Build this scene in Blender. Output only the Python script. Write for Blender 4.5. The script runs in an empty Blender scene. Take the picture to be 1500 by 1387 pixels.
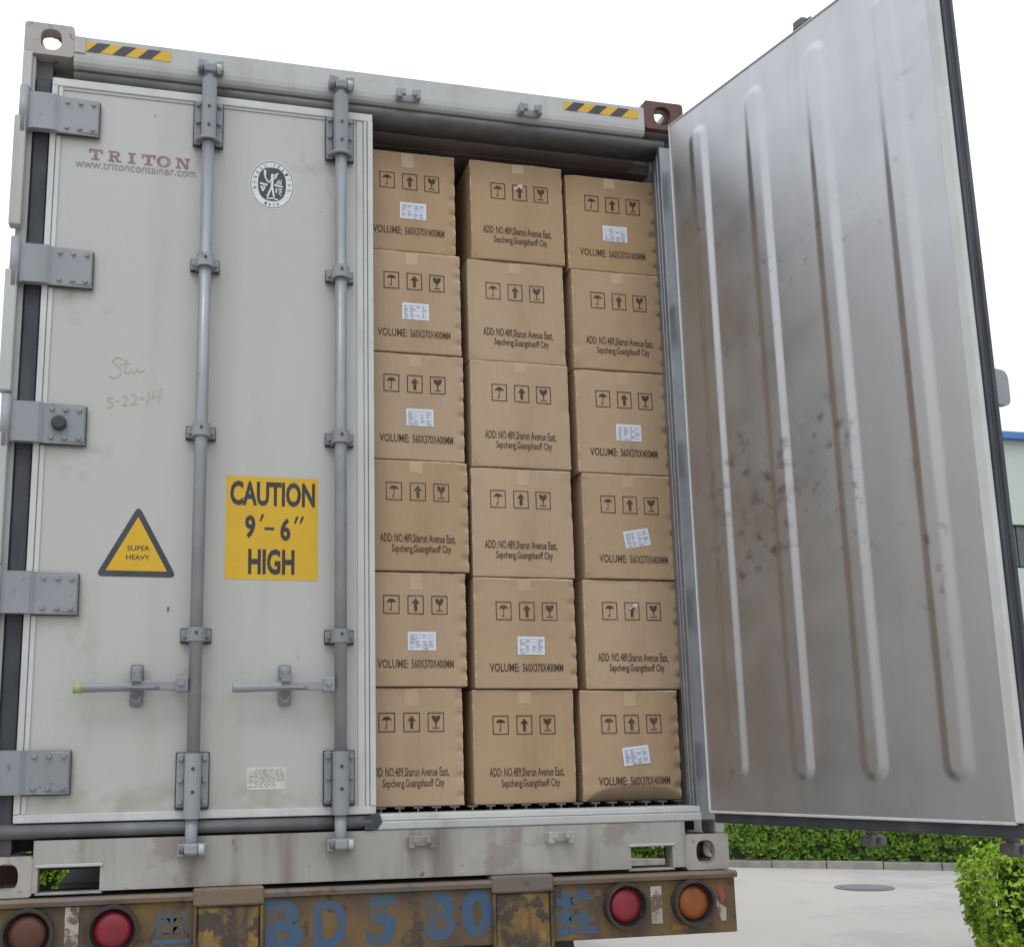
import bpy, bmesh, math, random
from mathutils import Vector, Matrix, noise
random.seed(7)
C = bpy.context.scene.collection
SC = bpy.context.scene
R = math.radians

# ------------------------------------------------------------------ camera
cam_d = bpy.data.cameras.new("camera")
cam = bpy.data.objects.new("camera", cam_d); C.objects.link(cam)
cr = Vector((0.97296, -0.230368, -0.016709)); cu = Vector((-0.027288, -0.186482, 0.982079)); cf = Vector((0.229356, 0.955068, 0.187726))
m = Matrix((cr, cu, -cf)).transposed().to_4x4(); m.translation = Vector((0.5624, -3.6527, 0.3672))
cam.matrix_world = m
cam_d.sensor_fit = 'HORIZONTAL'; cam_d.sensor_width = 36; cam_d.lens = 39.30
cam_d.shift_x = 0.06775; cam_d.shift_y = 0.0755
cam_d.clip_start = 0.05; cam_d.clip_end = 2000
SC.camera = cam

# ------------------------------------------------------------------ world, sun, exposure
SUN_EL, SUN_AZ = R(58), R(205)
w = bpy.data.worlds.new("World"); SC.world = w; w.use_nodes = True
nt = w.node_tree; nt.nodes.clear()
sky = nt.nodes.new('ShaderNodeTexSky'); sky.sky_type = 'NISHITA'; sky.sun_disc = False
sky.sun_elevation = SUN_EL; sky.sun_rotation = SUN_AZ
sky.dust_density = 6; sky.air_density = 1.0; sky.ozone_density = 1
hs = nt.nodes.new('ShaderNodeHueSaturation'); hs.inputs['Saturation'].default_value = 0.2
# overcast: cloud luminance rises from the horizon to the zenith (CIE overcast sky), laid over a little of the clear-sky colour
tcw = nt.nodes.new('ShaderNodeTexCoord'); sep = nt.nodes.new('ShaderNodeSeparateXYZ'); mr = nt.nodes.new('ShaderNodeMapRange')
nt.links.new(tcw.outputs['Generated'], sep.inputs[0]); nt.links.new(sep.outputs['Z'], mr.inputs[0])
cl = nt.nodes.new('ShaderNodeValToRGB'); nt.links.new(mr.outputs[0], cl.inputs[0]); els = cl.color_ramp.elements
K = 24.5   # ramp colours are relative to the zenith
for i, (p_, c_) in enumerate(((0.0, (5.2, 5.0, 4.7)), (0.10, (7.5, 7.4, 7.2)), (0.26, (11.2, 11.4, 11.6)), (1.0, (18.5, 20.8, 24.0)))):
    e_ = els[i] if i < 2 else els.new(p_)
    e_.position = p_; e_.color = (c_[0] / K, c_[1] / K, c_[2] / K, 1)
mul = nt.nodes.new('ShaderNodeVectorMath'); mul.operation = 'SCALE'; mul.inputs['Scale'].default_value = K
nt.links.new(cl.outputs[0], mul.inputs[0])
mix = nt.nodes.new('ShaderNodeMix'); mix.data_type = 'RGBA'; mix.inputs[0].default_value = 0.88
bg = nt.nodes.new('ShaderNodeBackground'); bg.inputs[1].default_value = 0.10
out = nt.nodes.new('ShaderNodeOutputWorld')
nt.links.new(sky.outputs[0], hs.inputs['Color']); nt.links.new(hs.outputs[0], mix.inputs[6]); nt.links.new(mul.outputs[0], mix.inputs[7])
nt.links.new(mix.outputs[2], bg.inputs[0]); nt.links.new(bg.outputs[0], out.inputs[0])
sl = bpy.data.lights.new("sun", 'SUN'); sl.energy = 0.5; sl.angle = R(14); sl.color = (1, 0.97, 0.92)
so = bpy.data.objects.new("sun", sl); C.objects.link(so)
sdir = Vector((math.sin(SUN_AZ) * math.cos(SUN_EL), math.cos(SUN_AZ) * math.cos(SUN_EL), math.sin(SUN_EL)))
so.rotation_euler = sdir.to_track_quat('Z', 'Y').to_euler()
SC.view_settings.view_transform = 'Standard'; SC.view_settings.look = 'None'
SC.view_settings.exposure = 0.0; SC.view_settings.gamma = 1

# ------------------------------------------------------------------ materials
MAT = {}
def weathered(name, base, base2=None, ns=3.0, rough=0.5, metal=0.0, streak=None, spots=None, spots2=None, bump=0.0, bscale=60, stretch=(1, 1, 1), fine=None, spec=0.5):
    """paint / metal / board with two-tone mottling, vertical streaks and shaped spots of dirt, rust or painted shade (object space)"""
    mt = bpy.data.materials.new(name); mt.use_nodes = True
    n = mt.node_tree.nodes; l = mt.node_tree.links
    p = n['Principled BSDF']; p.inputs['Metallic'].default_value = metal; p.inputs['Specular IOR Level'].default_value = spec
    tc = n.new('ShaderNodeTexCoord')
    def noi(scale, detail=6, st=(1, 1, 1), rg=0.55):
        mp = n.new('ShaderNodeMapping'); mp.inputs['Scale'].default_value = st
        l.new(tc.outputs['Object'], mp.inputs[0])
        t = n.new('ShaderNodeTexNoise'); t.inputs['Scale'].default_value = scale; t.inputs['Detail'].default_value = detail; t.inputs['Roughness'].default_value = rg
        l.new(mp.outputs[0], t.inputs['Vector']); return t.outputs['Fac']
    def ramp(src, a, b, v0=0.0, v1=1.0):
        r_ = n.new('ShaderNodeMapRange'); r_.inputs[1].default_value = a; r_.inputs[2].default_value = b
        r_.inputs[3].default_value = v0; r_.inputs[4].default_value = v1
        l.new(src, r_.inputs[0]); return r_.outputs[0]
    def mixc(fac, a, b):
        x = n.new('ShaderNodeMix'); x.data_type = 'RGBA'
        l.new(fac, x.inputs[0])
        for sck, v in ((x.inputs[6], a), (x.inputs[7], b)):
            if isinstance(v, tuple): sck.default_value = (*v, 1)
            else: l.new(v, sck)
        return x.outputs[2]
    col = mixc(ramp(noi(ns, st=stretch), 0.35, 0.65), base, base2 or base)
    if fine:   # (colour, scale, amount, stretch)
        col = mixc(ramp(noi(fine[1], 3, fine[3]), 0.35, 0.75, 0, fine[2]), col, fine[0])
    if streak:  # (colour, scale, amount, stretch, threshold)
        col = mixc(ramp(noi(streak[1], 5, streak[3]), streak[4], streak[4] + 0.2, 0, streak[2]), col, streak[0])
    for s in (spots, spots2):
        if s:  # (colour, scale, threshold, amount)
            col = mixc(ramp(noi(s[1], 8, (1, 1, 1), 0.65), s[2], s[2] + 0.06, 0, s[3]), col, s[0])
    l.new(col, p.inputs['Base Color'])
    l.new(ramp(noi(ns * 2.3), 0.3, 0.7, max(0.03, rough - 0.08), min(1, rough + 0.1)), p.inputs['Roughness'])
    if bump:
        b = n.new('ShaderNodeBump'); b.inputs['Strength'].default_value = bump; b.inputs['Distance'].default_value = 0.01
        l.new(noi(bscale, 4, stretch), b.inputs['Height']); l.new(b.outputs[0], p.inputs['Normal'])
    MAT[name] = mt; return mt

RUST = (0.13, 0.055, 0.03)
weathered('door_paint', (0.425, 0.428, 0.398), (0.445, 0.447, 0.42), 1.3, 0.30, streak=((0.29, 0.29, 0.25), 5, 0.35, (1, 1, 0.06), 0.52), spots=((0.3, 0.29, 0.26), 9, 0.69, 0.4), bump=0.02, bscale=7)
weathered('trim_aluminium', (0.55, 0.555, 0.54), (0.48, 0.485, 0.47), 6, 0.4, streak=((0.32, 0.31, 0.28), 9, 0.5, (1, 1, 0.1), 0.55), spots=((0.25, 0.2, 0.15), 20, 0.66, 0.6))
weathered('frame_paint', (0.40, 0.405, 0.395), (0.45, 0.455, 0.44), 4, 0.5, streak=((0.26, 0.23, 0.20), 7, 0.55, (1, 1, 0.12), 0.54), spots=(RUST, 14, 0.68, 0.7), spots2=((0.25, 0.21, 0.18), 5, 0.62, 0.45), bump=0.05, bscale=18)
weathered('sill_paint', (0.285, 0.268, 0.24), (0.36, 0.355, 0.33), 3, 0.6, streak=((0.15, 0.12, 0.095), 8, 0.8, (1, 1, 0.12), 0.49), spots=((0.12, 0.07, 0.045), 12, 0.66, 0.8), spots2=((0.20, 0.16, 0.13), 4, 0.58, 0.55), bump=0.06, bscale=20)
weathered('casting_pale', (0.40, 0.38, 0.355), (0.34, 0.31, 0.285), 8, 0.65, spots=(RUST, 14, 0.62, 0.7), spots2=((0.18, 0.13, 0.1), 25, 0.6, 0.7), bump=0.15, bscale=40)
weathered('casting_rusty', (0.13, 0.055, 0.045), (0.10, 0.045, 0.035), 8, 0.7, spots=((0.3, 0.26, 0.22), 14, 0.64, 0.7), bump=0.15, bscale=40)
weathered('hardware_grey', (0.23, 0.245, 0.262), (0.265, 0.275, 0.29), 6, 0.45, streak=((0.2, 0.19, 0.18), 10, 0.5, (1, 1, 0.15), 0.53), spots=((0.13, 0.09, 0.07), 26, 0.63, 0.6), bump=0.03, bscale=50)
weathered('rod_galvanised', (0.30, 0.312, 0.33), (0.255, 0.265, 0.28), 9, 0.38, metal=0.25, streak=((0.22, 0.2, 0.18), 14, 0.5, (1, 1, 0.1), 0.52), spots=((0.13, 0.095, 0.07), 30, 0.62, 0.6))
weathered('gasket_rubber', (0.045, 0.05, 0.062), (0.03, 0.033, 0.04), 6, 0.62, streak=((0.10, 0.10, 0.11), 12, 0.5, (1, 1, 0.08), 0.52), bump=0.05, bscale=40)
weathered('gasket_shade_grey', (0.135, 0.137, 0.14), (0.105, 0.105, 0.108), 6, 0.6, streak=((0.2, 0.2, 0.2), 12, 0.5, (1, 1, 0.08), 0.52))
weathered('liner_steel', (0.455, 0.45, 0.45), (0.43, 0.425, 0.425), 2, 0.36, metal=0.93, streak=((0.37, 0.36, 0.35), 9, 0.3, (1, 1, 0.05), 0.5), spots=((0.16, 0.14, 0.125), 9, 0.70, 0.45), spots2=((0.32, 0.30, 0.285), 3.5, 0.62, 0.25), bump=0.015, bscale=6)
def grime(mat, zones, col):
    """smears with a place of their own: patches (x, z, half-width, half-height, noise scale, threshold) mixed into the base colour"""
    n = MAT[mat].node_tree.nodes; l = MAT[mat].node_tree.links; p = n['Principled BSDF']; cur = p.inputs['Base Color'].links[0].from_socket
    tc = n.new('ShaderNodeTexCoord')
    for x, z, a, b, sc, th in zones:
        mp = n.new('ShaderNodeMapping'); mp.inputs['Location'].default_value = (-x / a, 0, -z / b); mp.inputs['Scale'].default_value = (1 / a, 0, 1 / b)
        ln = n.new('ShaderNodeVectorMath'); ln.operation = 'LENGTH'; r1 = n.new('ShaderNodeMapRange'); r1.inputs[1].default_value = 1; r1.inputs[2].default_value = 0.45
        t = n.new('ShaderNodeTexNoise'); t.inputs['Scale'].default_value = sc; t.inputs['Detail'].default_value = 4; r2 = n.new('ShaderNodeMapRange'); r2.inputs[1].default_value = th; r2.inputs[2].default_value = th + 0.20
        mu = n.new('ShaderNodeMath'); mu.operation = 'MULTIPLY'; x_ = n.new('ShaderNodeMix'); x_.data_type = 'RGBA'; x_.inputs[7].default_value = (*col, 1)
        l.new(tc.outputs['Object'], mp.inputs[0]); l.new(mp.outputs[0], ln.inputs[0]); l.new(ln.outputs['Value'], r1.inputs[0]); l.new(tc.outputs['Object'], t.inputs['Vector']); l.new(t.outputs['Fac'], r2.inputs[0])
        l.new(r1.outputs[0], mu.inputs[0]); l.new(r2.outputs[0], mu.inputs[1]); l.new(mu.outputs[0], x_.inputs[0]); l.new(cur, x_.inputs[6]); cur = x_.outputs[2]
    l.new(cur, p.inputs['Base Color'])
grime('liner_steel', ((-.30, 1.30, .30, .20, 17, .52), (-.26, 1.02, .26, .16, 20, .54), (-.75, .98, .26, .09, 22, .56), (-.95, .82, .08, .26, 20, .57), (-.62, 1.95, .42, .14, 30, .60), (-.30, 1.75, .22, .05, 34, .58), (-.50, 1.16, .50, .10, 26, .56), (-.62, 1.36, .16, .12, 18, .54), (-.96, 2.2, .1, .25, 14, .6), (-.13, 2.3, .10, .14, 16, .56)), (0.19, 0.172, 0.16))
weathered('interior_lining', (0.25, 0.205, 0.195), (0.20, 0.165, 0.155), 3, 0.45, metal=0.2, spots=((0.16, 0.13, 0.11), 8, 0.66, 0.5))
weathered('floor_aluminium', (0.15, 0.15, 0.15), (0.10, 0.095, 0.09), 12, 0.45, metal=0.4)
weathered('roof_paint', (0.45, 0.46, 0.45), (0.40, 0.4, 0.39), 3, 0.55)
weathered('underside_dark', (0.03, 0.028, 0.026), (0.05, 0.045, 0.04), 5, 0.8)
weathered('decal_yellow', (0.62, 0.375, 0.012), (0.57, 0.34, 0.012), 6, 0.45, spots=((0.4, 0.26, 0.08), 30, 0.66, 0.5))
weathered('decal_black', (0.022, 0.021, 0.024), (0.035, 0.033, 0.036), 20, 0.5, spots=((0.1, 0.09, 0.08), 40, 0.68, 0.4))
weathered('decal_navy', (0.03, 0.034, 0.046), (0.045, 0.05, 0.062), 14, 0.5)
weathered('decal_white', (0.66, 0.67, 0.66), (0.6, 0.61, 0.6), 14, 0.45)
weathered('decal_redbrown', (0.20, 0.10, 0.115), (0.26, 0.16, 0.17), 30, 0.5, spots=((0.42, 0.42, 0.42), 60, 0.6, 0.5))
weathered('decal_plum', (0.22, 0.17, 0.20), (0.28, 0.23, 0.25), 30, 0.5)
weathered('marker_tan', (0.36, 0.31, 0.22), (0.42, 0.39, 0.31), 50, 0.6)
weathered('print_brown', (0.045, 0.026, 0.017), (0.085, 0.05, 0.032), 60, 0.85, spots=((0.2, 0.135, 0.08), 130, 0.56, 0.7))
weathered('label_paper', (0.62, 0.66, 0.74), (0.66, 0.68, 0.74), 20, 0.6)
weathered('label_ink', (0.25, 0.28, 0.36), (0.33, 0.36, 0.44), 60, 0.6)
weathered('tape_brown', (0.42, 0.308, 0.19), (0.46, 0.34, 0.22), 12, 0.3)
weathered('tape_white', (0.62, 0.60, 0.55), (0.5, 0.47, 0.42), 14, 0.6)
weathered('cardboard', (0.418, 0.292, 0.176), (0.375, 0.256, 0.150), 3.0, 0.8, streak=((0.30, 0.20, 0.115), 6, 0.45, (1, 1, 0.3), 0.52), fine=((0.43, 0.31, 0.195), 140, 0.35, (1, 1, 0.05)), spots=((0.24, 0.155, 0.09), 6, 0.70, 0.45), bump=0.05, bscale=70, stretch=(1, 1, 0.15), spec=0.2)
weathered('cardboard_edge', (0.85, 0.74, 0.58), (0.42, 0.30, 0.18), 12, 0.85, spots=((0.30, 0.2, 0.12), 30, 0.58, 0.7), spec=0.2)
weathered('bumper_paint', (0.165, 0.10, 0.028), (0.075, 0.053, 0.037), 6, 0.7, streak=((0.06, 0.045, 0.035), 9, 0.75, (1, 1, 0.35), 0.48), spots=((0.045, 0.035, 0.03), 14, 0.57, 0.8), spots2=((0.16, 0.06, 0.03), 22, 0.64, 0.7), bump=0.15, bscale=30)
weathered('bumper_yellow', (0.27, 0.16, 0.03), (0.12, 0.078, 0.03), 9, 0.7, streak=((0.055, 0.04, 0.033), 22, 0.95, (1, 1, 0.22), 0.44), spots=((0.05, 0.035, 0.028), 13, 0.48, 0.95), spots2=((0.13, 0.10, 0.08), 30, 0.58, 0.8), bump=0.15, bscale=30)
weathered('bumper_lip', (0.17, 0.115, 0.07), (0.13, 0.11, 0.098), 6, 0.6, spots=((0.09, 0.05, 0.03), 14, 0.58, 0.8), bump=0.1, bscale=30)
weathered('paint_blue', (0.022, 0.085, 0.20), (0.05, 0.09, 0.125), 7, 0.65, spots=((0.10, 0.072, 0.04), 11, 0.53, 0.75), spots2=((0.09, 0.07, 0.045), 45, 0.54, 0.7))
weathered('paint_blue_worn', (0.045, 0.12, 0.24), (0.055, 0.085, 0.12), 8, 0.6, spots=((0.09, 0.07, 0.05), 13, 0.50, 0.95), spots2=((0.06, 0.05, 0.04), 35, 0.56, 0.85))
weathered('reflector_white', (0.42, 0.38, 0.33), (0.3, 0.26, 0.22), 10, 0.6, spots=((0.12, 0.085, 0.06), 26, 0.51, 0.95))
weathered('reflector_red', (0.36, 0.05, 0.06), (0.28, 0.05, 0.05), 10, 0.5, spots=((0.12, 0.07, 0.05), 22, 0.58, 0.9))
weathered('lamp_rim', (0.045, 0.034, 0.028), (0.03, 0.026, 0.025), 12, 0.75, spots=((0.09, 0.055, 0.035), 24, 0.56, 0.7))
weathered('lens_red', (0.25, 0.014, 0.03), (0.17, 0.012, 0.022), 14, 0.32, spots=((0.12, 0.04, 0.035), 20, 0.66, 0.5))
weathered('lens_amber', (0.26, 0.07, 0.008), (0.18, 0.045, 0.01), 14, 0.32, spots=((0.10, 0.045, 0.025), 16, 0.62, 0.5))
weathered('lens_dull', (0.11, 0.035, 0.02), (0.075, 0.027, 0.018), 14, 0.4, spots=((0.08, 0.05, 0.035), 16, 0.6, 0.6))
weathered('tyre_rubber', (0.02, 0.02, 0.02), (0.035, 0.033, 0.03), 8, 0.85)
weathered('concrete', (0.39, 0.345, 0.292), (0.335, 0.298, 0.255), 0.25, 0.85, spots=((0.27, 0.262, 0.255), 0.30, 0.52, 0.6), spots2=((0.25, 0.245, 0.24), 0.8, 0.57, 0.6), fine=((0.32, 0.31, 0.295), 25, 0.5, (1, 1, 1)), bump=0.1, bscale=40)  # grey spots are stains that also stand in for soft shadows on the yard
weathered('kerb_stone', (0.33, 0.305, 0.27), (0.22, 0.205, 0.185), 5, 0.85, spots=((0.2, 0.19, 0.17), 5, 0.6, 0.6))
weathered('cast_iron', (0.10, 0.10, 0.10), (0.14, 0.135, 0.13), 10, 0.6)
weathered('soil', (0.06, 0.05, 0.035), (0.09, 0.07, 0.05), 4, 0.95)
weathered('wall_panel', (0.50, 0.56, 0.50), (0.47, 0.53, 0.475), 0.4, 0.6, stretch=(1, 1, 0.2))
weathered('roof_blue', (0.06, 0.17, 0.42), (0.07, 0.19, 0.44), 1, 0.5)
weathered('window_glass', (0.10, 0.105, 0.115), (0.14, 0.145, 0.15), 0.5, 0.2)
weathered('twig', (0.09, 0.06, 0.035), (0.06, 0.04, 0.025), 8, 0.9)

weathered('jamb_metal', (0.27, 0.285, 0.31), (0.22, 0.235, 0.255), 8, 0.35, metal=0.5, streak=((0.14, 0.13, 0.13), 12, 0.5, (1, 1, 0.08), 0.52))
def vary(mat, lo, hi):
    """each object of this material gets its own slight tone"""
    n = MAT[mat].node_tree.nodes; l = MAT[mat].node_tree.links; p = n['Principled BSDF']; cur = p.inputs['Base Color'].links[0].from_socket
    oi = n.new('ShaderNodeObjectInfo'); r_ = n.new('ShaderNodeMapRange'); r_.inputs[3].default_value = lo; r_.inputs[4].default_value = hi
    h = n.new('ShaderNodeHueSaturation'); l.new(oi.outputs['Random'], r_.inputs[0]); l.new(r_.outputs[0], h.inputs['Value']); l.new(cur, h.inputs['Color']); l.new(h.outputs[0], p.inputs['Base Color'])
    r2 = n.new('ShaderNodeMapRange'); r2.inputs[3].default_value = 1.08; r2.inputs[4].default_value = 0.86; l.new(oi.outputs['Random'], r2.inputs[0]); l.new(r2.outputs[0], h.inputs['Saturation'])
vary('cardboard', 0.90, 1.07); vary('print_brown', 0.75, 1.3); vary('hardware_grey', 0.88, 1.1)
grime('door_paint', ((-.57, .26, .62, .09, 9, .44), (-.24, 2.55, .10, .20, 14, .50), (-.60, 2.42, .05, .16, 18, .48), (-.14, 2.38, .05, .14, 18, .48), (-.96, .30, .16, .12, 12, .5), (-.60, .64, .30, .09, 16, .55), (-.25, .60, .25, .08, 16, .55), (-.98, 1.36, .12, .12, 14, .5), (-.98, .82, .12, .14, 14, .5), (-.98, 1.9, .12, .13, 14, .52)), (0.34, 0.33, 0.285))
def leaf_mat(name, col, trans=0.35):
    mt = bpy.data.materials.new(name); mt.use_nodes = True
    n = mt.node_tree.nodes; l = mt.node_tree.links; p = n['Principled BSDF']
    tc = n.new('ShaderNodeTexCoord'); t = n.new('ShaderNodeTexNoise'); t.inputs['Scale'].default_value = 6
    l.new(tc.outputs['Object'], t.inputs['Vector'])
    x = n.new('ShaderNodeMix'); x.data_type = 'RGBA'; l.new(t.outputs['Fac'], x.inputs[0])
    x.inputs[6].default_value = (*[c * 0.75 for c in col], 1); x.inputs[7].default_value = (*[c * 1.2 for c in col], 1)
    l.new(x.outputs[2], p.inputs['Base Color']); p.inputs['Roughness'].default_value = 0.5
    tr = n.new('ShaderNodeBsdfTranslucent'); l.new(x.outputs[2], tr.inputs[0])
    ms = n.new('ShaderNodeMixShader'); ms.inputs[0].default_value = trans
    l.new(p.outputs[0], ms.inputs[1]); l.new(tr.outputs[0], ms.inputs[2]); l.new(ms.outputs[0], n['Material Output'].inputs[0])
    MAT[name] = mt
leaf_mat('leaf_bright', (0.40, 0.54, 0.04)); leaf_mat('leaf_fresh', (0.27, 0.43, 0.032)); leaf_mat('leaf_mid', (0.085, 0.19, 0.02))
leaf_mat('leaf_dark', (0.03, 0.075, 0.014)); leaf_mat('leaf_hedge', (0.20, 0.33, 0.032)); leaf_mat('leaf_hedge_light', (0.22, 0.35, 0.04))

# ------------------------------------------------------------------ mesh builder
class MB:
    def __init__(s): s.bm = bmesh.new(); s.mats = []
    def mi(s, mat):
        if mat not in s.mats: s.mats.append(mat)
        return s.mats.index(mat)
    def merge(s, t, mat, smooth=False):
        k = s.mi(mat)
        for f in t.faces: f.material_index = k; f.smooth = smooth
        me = bpy.data.meshes.new('tmp'); t.to_mesh(me); t.free(); s.bm.from_mesh(me); bpy.data.meshes.remove(me)
    def box(s, x0, x1, y0, y1, z0, z1, mat, b=0.0, seg=1):
        t = bmesh.new(); bmesh.ops.create_cube(t, size=1)
        for v in t.verts: v.co = Vector(((x0 + x1) / 2 + v.co.x * (x1 - x0), (y0 + y1) / 2 + v.co.y * (y1 - y0), (z0 + z1) / 2 + v.co.z * (z1 - z0)))
        if b: bmesh.ops.bevel(t, geom=t.edges[:], offset=b, segments=seg, affect='EDGES', profile=0.5)
        s.merge(t, mat)
    def cyl(s, p0, p1, r, mat, seg=16, r2=None, b=0.0, smooth=True):
        p0, p1 = Vector(p0), Vector(p1); d = p1 - p0
        t = bmesh.new(); bmesh.ops.create_cone(t, cap_ends=True, segments=seg, radius1=r, radius2=r if r2 is None else r2, depth=d.length)
        if b: bmesh.ops.bevel(t, geom=[e for e in t.edges if any(len(f.verts) > 4 for f in e.link_faces)], offset=b, segments=2, affect='EDGES', profile=0.5)
        q = d.to_track_quat('Z', 'Y').to_matrix().to_4x4(); q.translation = (p0 + p1) / 2
        bmesh.ops.transform(t, matrix=q, verts=t.verts)
        k = s.mi(mat)
        for f in t.faces: f.material_index = k; f.smooth = smooth and len(f.verts) <= 4
        me = bpy.data.meshes.new('tmp'); t.to_mesh(me); t.free(); s.bm.from_mesh(me); bpy.data.meshes.remove(me)
    def prism(s, poly, fn, a, b, mat, smooth_side=False, hole=None):
        """polygon in 2-D, mapped by fn(p, t) at t=a and t=b, optionally with a hole loop of the same vertex count"""
        k = s.mi(mat); bm = s.bm
        o0 = [bm.verts.new(fn(p, a)) for p in poly]; o1 = [bm.verts.new(fn(p, b)) for p in poly]; n = len(poly)
        def q(*vs, sm=False):
            f = bm.faces.new(vs); f.material_index = k; f.smooth = sm
        for i in range(n): q(o0[i], o0[(i + 1) % n], o1[(i + 1) % n], o1[i], sm=smooth_side)
        if hole is None:
            q(*o0[::-1]); q(*o1)
        else:
            h0 = [bm.verts.new(fn(p, a)) for p in hole]; h1 = [bm.verts.new(fn(p, b)) for p in hole]
            for i in range(n):
                j = (i + 1) % n
                q(h0[i], h1[i], h1[j], h0[j]); q(o0[i], h0[i], h0[j], o0[j]); q(o1[i], o1[j], h1[j], h1[i])
    def prism_x(s, yz, x0, x1, mat, **k): s.prism(yz, lambda p, t: (t, p[0], p[1]), x0, x1, mat, **k)
    def prism_y(s, xz, y0, y1, mat, **k): s.prism(xz, lambda p, t: (p[0], t, p[1]), y0, y1, mat, **k)
    def prism_z(s, xy, z0, z1, mat, **k): s.prism(xy, lambda p, t: (p[0], p[1], t), z0, z1, mat, **k)
    def polys(s, vs, fs, fn, mat):
        k = s.mi(mat); V = [s.bm.verts.new(fn(v)) for v in vs]
        for f in fs:
            try: g = s.bm.faces.new([V[i] for i in f]); g.material_index = k
            except ValueError: pass
    def tube(s, pts, r, mat, seg=8):
        k = s.mi(mat); pts = [Vector(p) for p in pts]; rings = []
        for i, p in enumerate(pts):
            d = (pts[min(i + 1, len(pts) - 1)] - pts[max(i - 1, 0)]).normalized()
            a = d.orthogonal().normalized(); b_ = d.cross(a)
            if rings:
                a = (pa - d * pa.dot(d)).normalized(); b_ = d.cross(a)
            pa = a
            rings.append([s.bm.verts.new(p + (a * math.cos(2 * math.pi * j / seg) + b_ * math.sin(2 * math.pi * j / seg)) * r) for j in range(seg)])
        for A, B in zip(rings, rings[1:]):
            for j in range(seg):
                f = s.bm.faces.new((A[j], A[(j + 1) % seg], B[(j + 1) % seg], B[j])); f.material_index = k; f.smooth = True
        for rr in (rings[0][::-1], rings[-1]): s.bm.faces.new(rr).material_index = k
    def build(s, name, parent=None, local=False, fix=True):
        if fix: bmesh.ops.recalc_face_normals(s.bm, faces=s.bm.faces[:])
        me = bpy.data.meshes.new(name)
        if parent is not None and not local:
            off = ORI[parent.name]
            for v in s.bm.verts: v.co -= off
        s.bm.to_mesh(me); s.bm.free()
        for k in s.mats: me.materials.append(MAT[k])
        o = bpy.data.objects.new(name, me); C.objects.link(o)
        if parent is not None: o.parent = parent; ORI[o.name] = ORI[parent.name].copy()
        else: ORI[o.name] = Vector((0, 0, 0))
        return o
ORI = {}
def thing(name, loc, label, cat, group=None):
    o = bpy.data.objects.new(name, None); C.objects.link(o); o.location = loc; o.empty_display_size = 0.2
    o['label'] = label; o['category'] = cat
    if group: o['group'] = group
    ORI[o.name] = Vector(loc); return o
def tag(o, label=None, cat=None, group=None, kind=None):
    for k, v in (('label', label), ('category', cat), ('group', group), ('kind', kind)):
        if v: o[k] = v
    return o
def base(o, p):
    """move a mesh thing's origin to p"""
    p = Vector(p)
    for v in o.data.vertices: v.co -= p
    o.location = p; ORI[o.name] = p

def rrect(x0, x1, z0, z1, r, n=4, m=1):
    o = []; cs = ((x1 - r, z1 - r, 0), (x0 + r, z1 - r, 90), (x0 + r, z0 + r, 180), (x1 - r, z0 + r, 270))
    for q, (cx, cz, a0) in enumerate(cs):
        for i in range(n + 1):
            a = R(a0 + 90 * i / n); o.append((cx + r * math.cos(a), cz + r * math.sin(a)))
        nx, nz, na = cs[(q + 1) % 4]; ex, ez = nx + r * math.cos(R(na)), nz + r * math.sin(R(na)); sx, sz = o[-1]
        for i in range(1, m): o.append((sx + (ex - sx) * i / m, sz + (ez - sz) * i / m))
    return o
def sup(cx, cz, a, b, n, e=3.0):
    o = []
    for i in range(n):
        t = R(45.0 / ((n // 4))) * 0 + 2 * math.pi * (i - (n // 4 - 1) / 2 + (n // 8)) / n
        c, s_ = math.cos(t), math.sin(t)
        o.append((cx + a * math.copysign(abs(c) ** (2 / e), c), cz + b * math.copysign(abs(s_) ** (2 / e), s_)))
    return o
def around(outer, cx, cz, a, b, e=2.6):
    """hole loop whose vertices face those of the outer loop"""
    o = []
    for x, z in outer:
        t = math.atan2((z - cz) / b, (x - cx) / a); c, s_ = math.cos(t), math.sin(t)
        o.append((cx + a * math.copysign(abs(c) ** (2 / e), c), cz + b * math.copysign(abs(s_) ** (2 / e), s_)))
    return o

# lettering: text turned into plain polygons, normalised to its own bounding box
TXT = {}
def text_geo(s, bold=0.0, res=3):
    key = (s, bold, res)
    if key in TXT: return TXT[key]
    cu_ = bpy.data.curves.new('t', 'FONT'); cu_.body = s; cu_.size = 1; cu_.resolution_u = res; cu_.offset = bold
    o = bpy.data.objects.new('t', cu_); C.objects.link(o)
    dg = bpy.context.evaluated_depsgraph_get(); dg.update()
    me = bpy.data.meshes.new_from_object(o.evaluated_get(dg))
    vs = [(v.co.x, v.co.y) for v in me.vertices]; fs = [tuple(p.vertices) for p in me.polygons]
    bpy.data.objects.remove(o); bpy.data.curves.remove(cu_); bpy.data.meshes.remove(me)
    xs = [v[0] for v in vs]; ys = [v[1] for v in vs]
    x0, x1, y0, y1 = min(xs), max(xs), min(ys), max(ys)
    TXT[key] = ([((a - x0) / (x1 - x0), (b - y0) / (y1 - y0)) for a, b in vs], fs); return TXT[key]
def put_text(mb, s, x0, x1, z0, z1, y, mat, bold=0.0, slope=0.0, fn=None, res=3):
    vs, fs = text_geo(s, bold, res)
    if fn is None: fn = lambda p: (p[0], y, p[1])
    mb.polys([(x0 + a * (x1 - x0), z0 + b * (z1 - z0) + slope * a) for a, b in vs], fs, fn, mat)
def flat(mb, poly, y, mat): mb.polys(poly, [tuple(range(len(poly)))], lambda p: (p[0], y, p[1]), mat)
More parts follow.
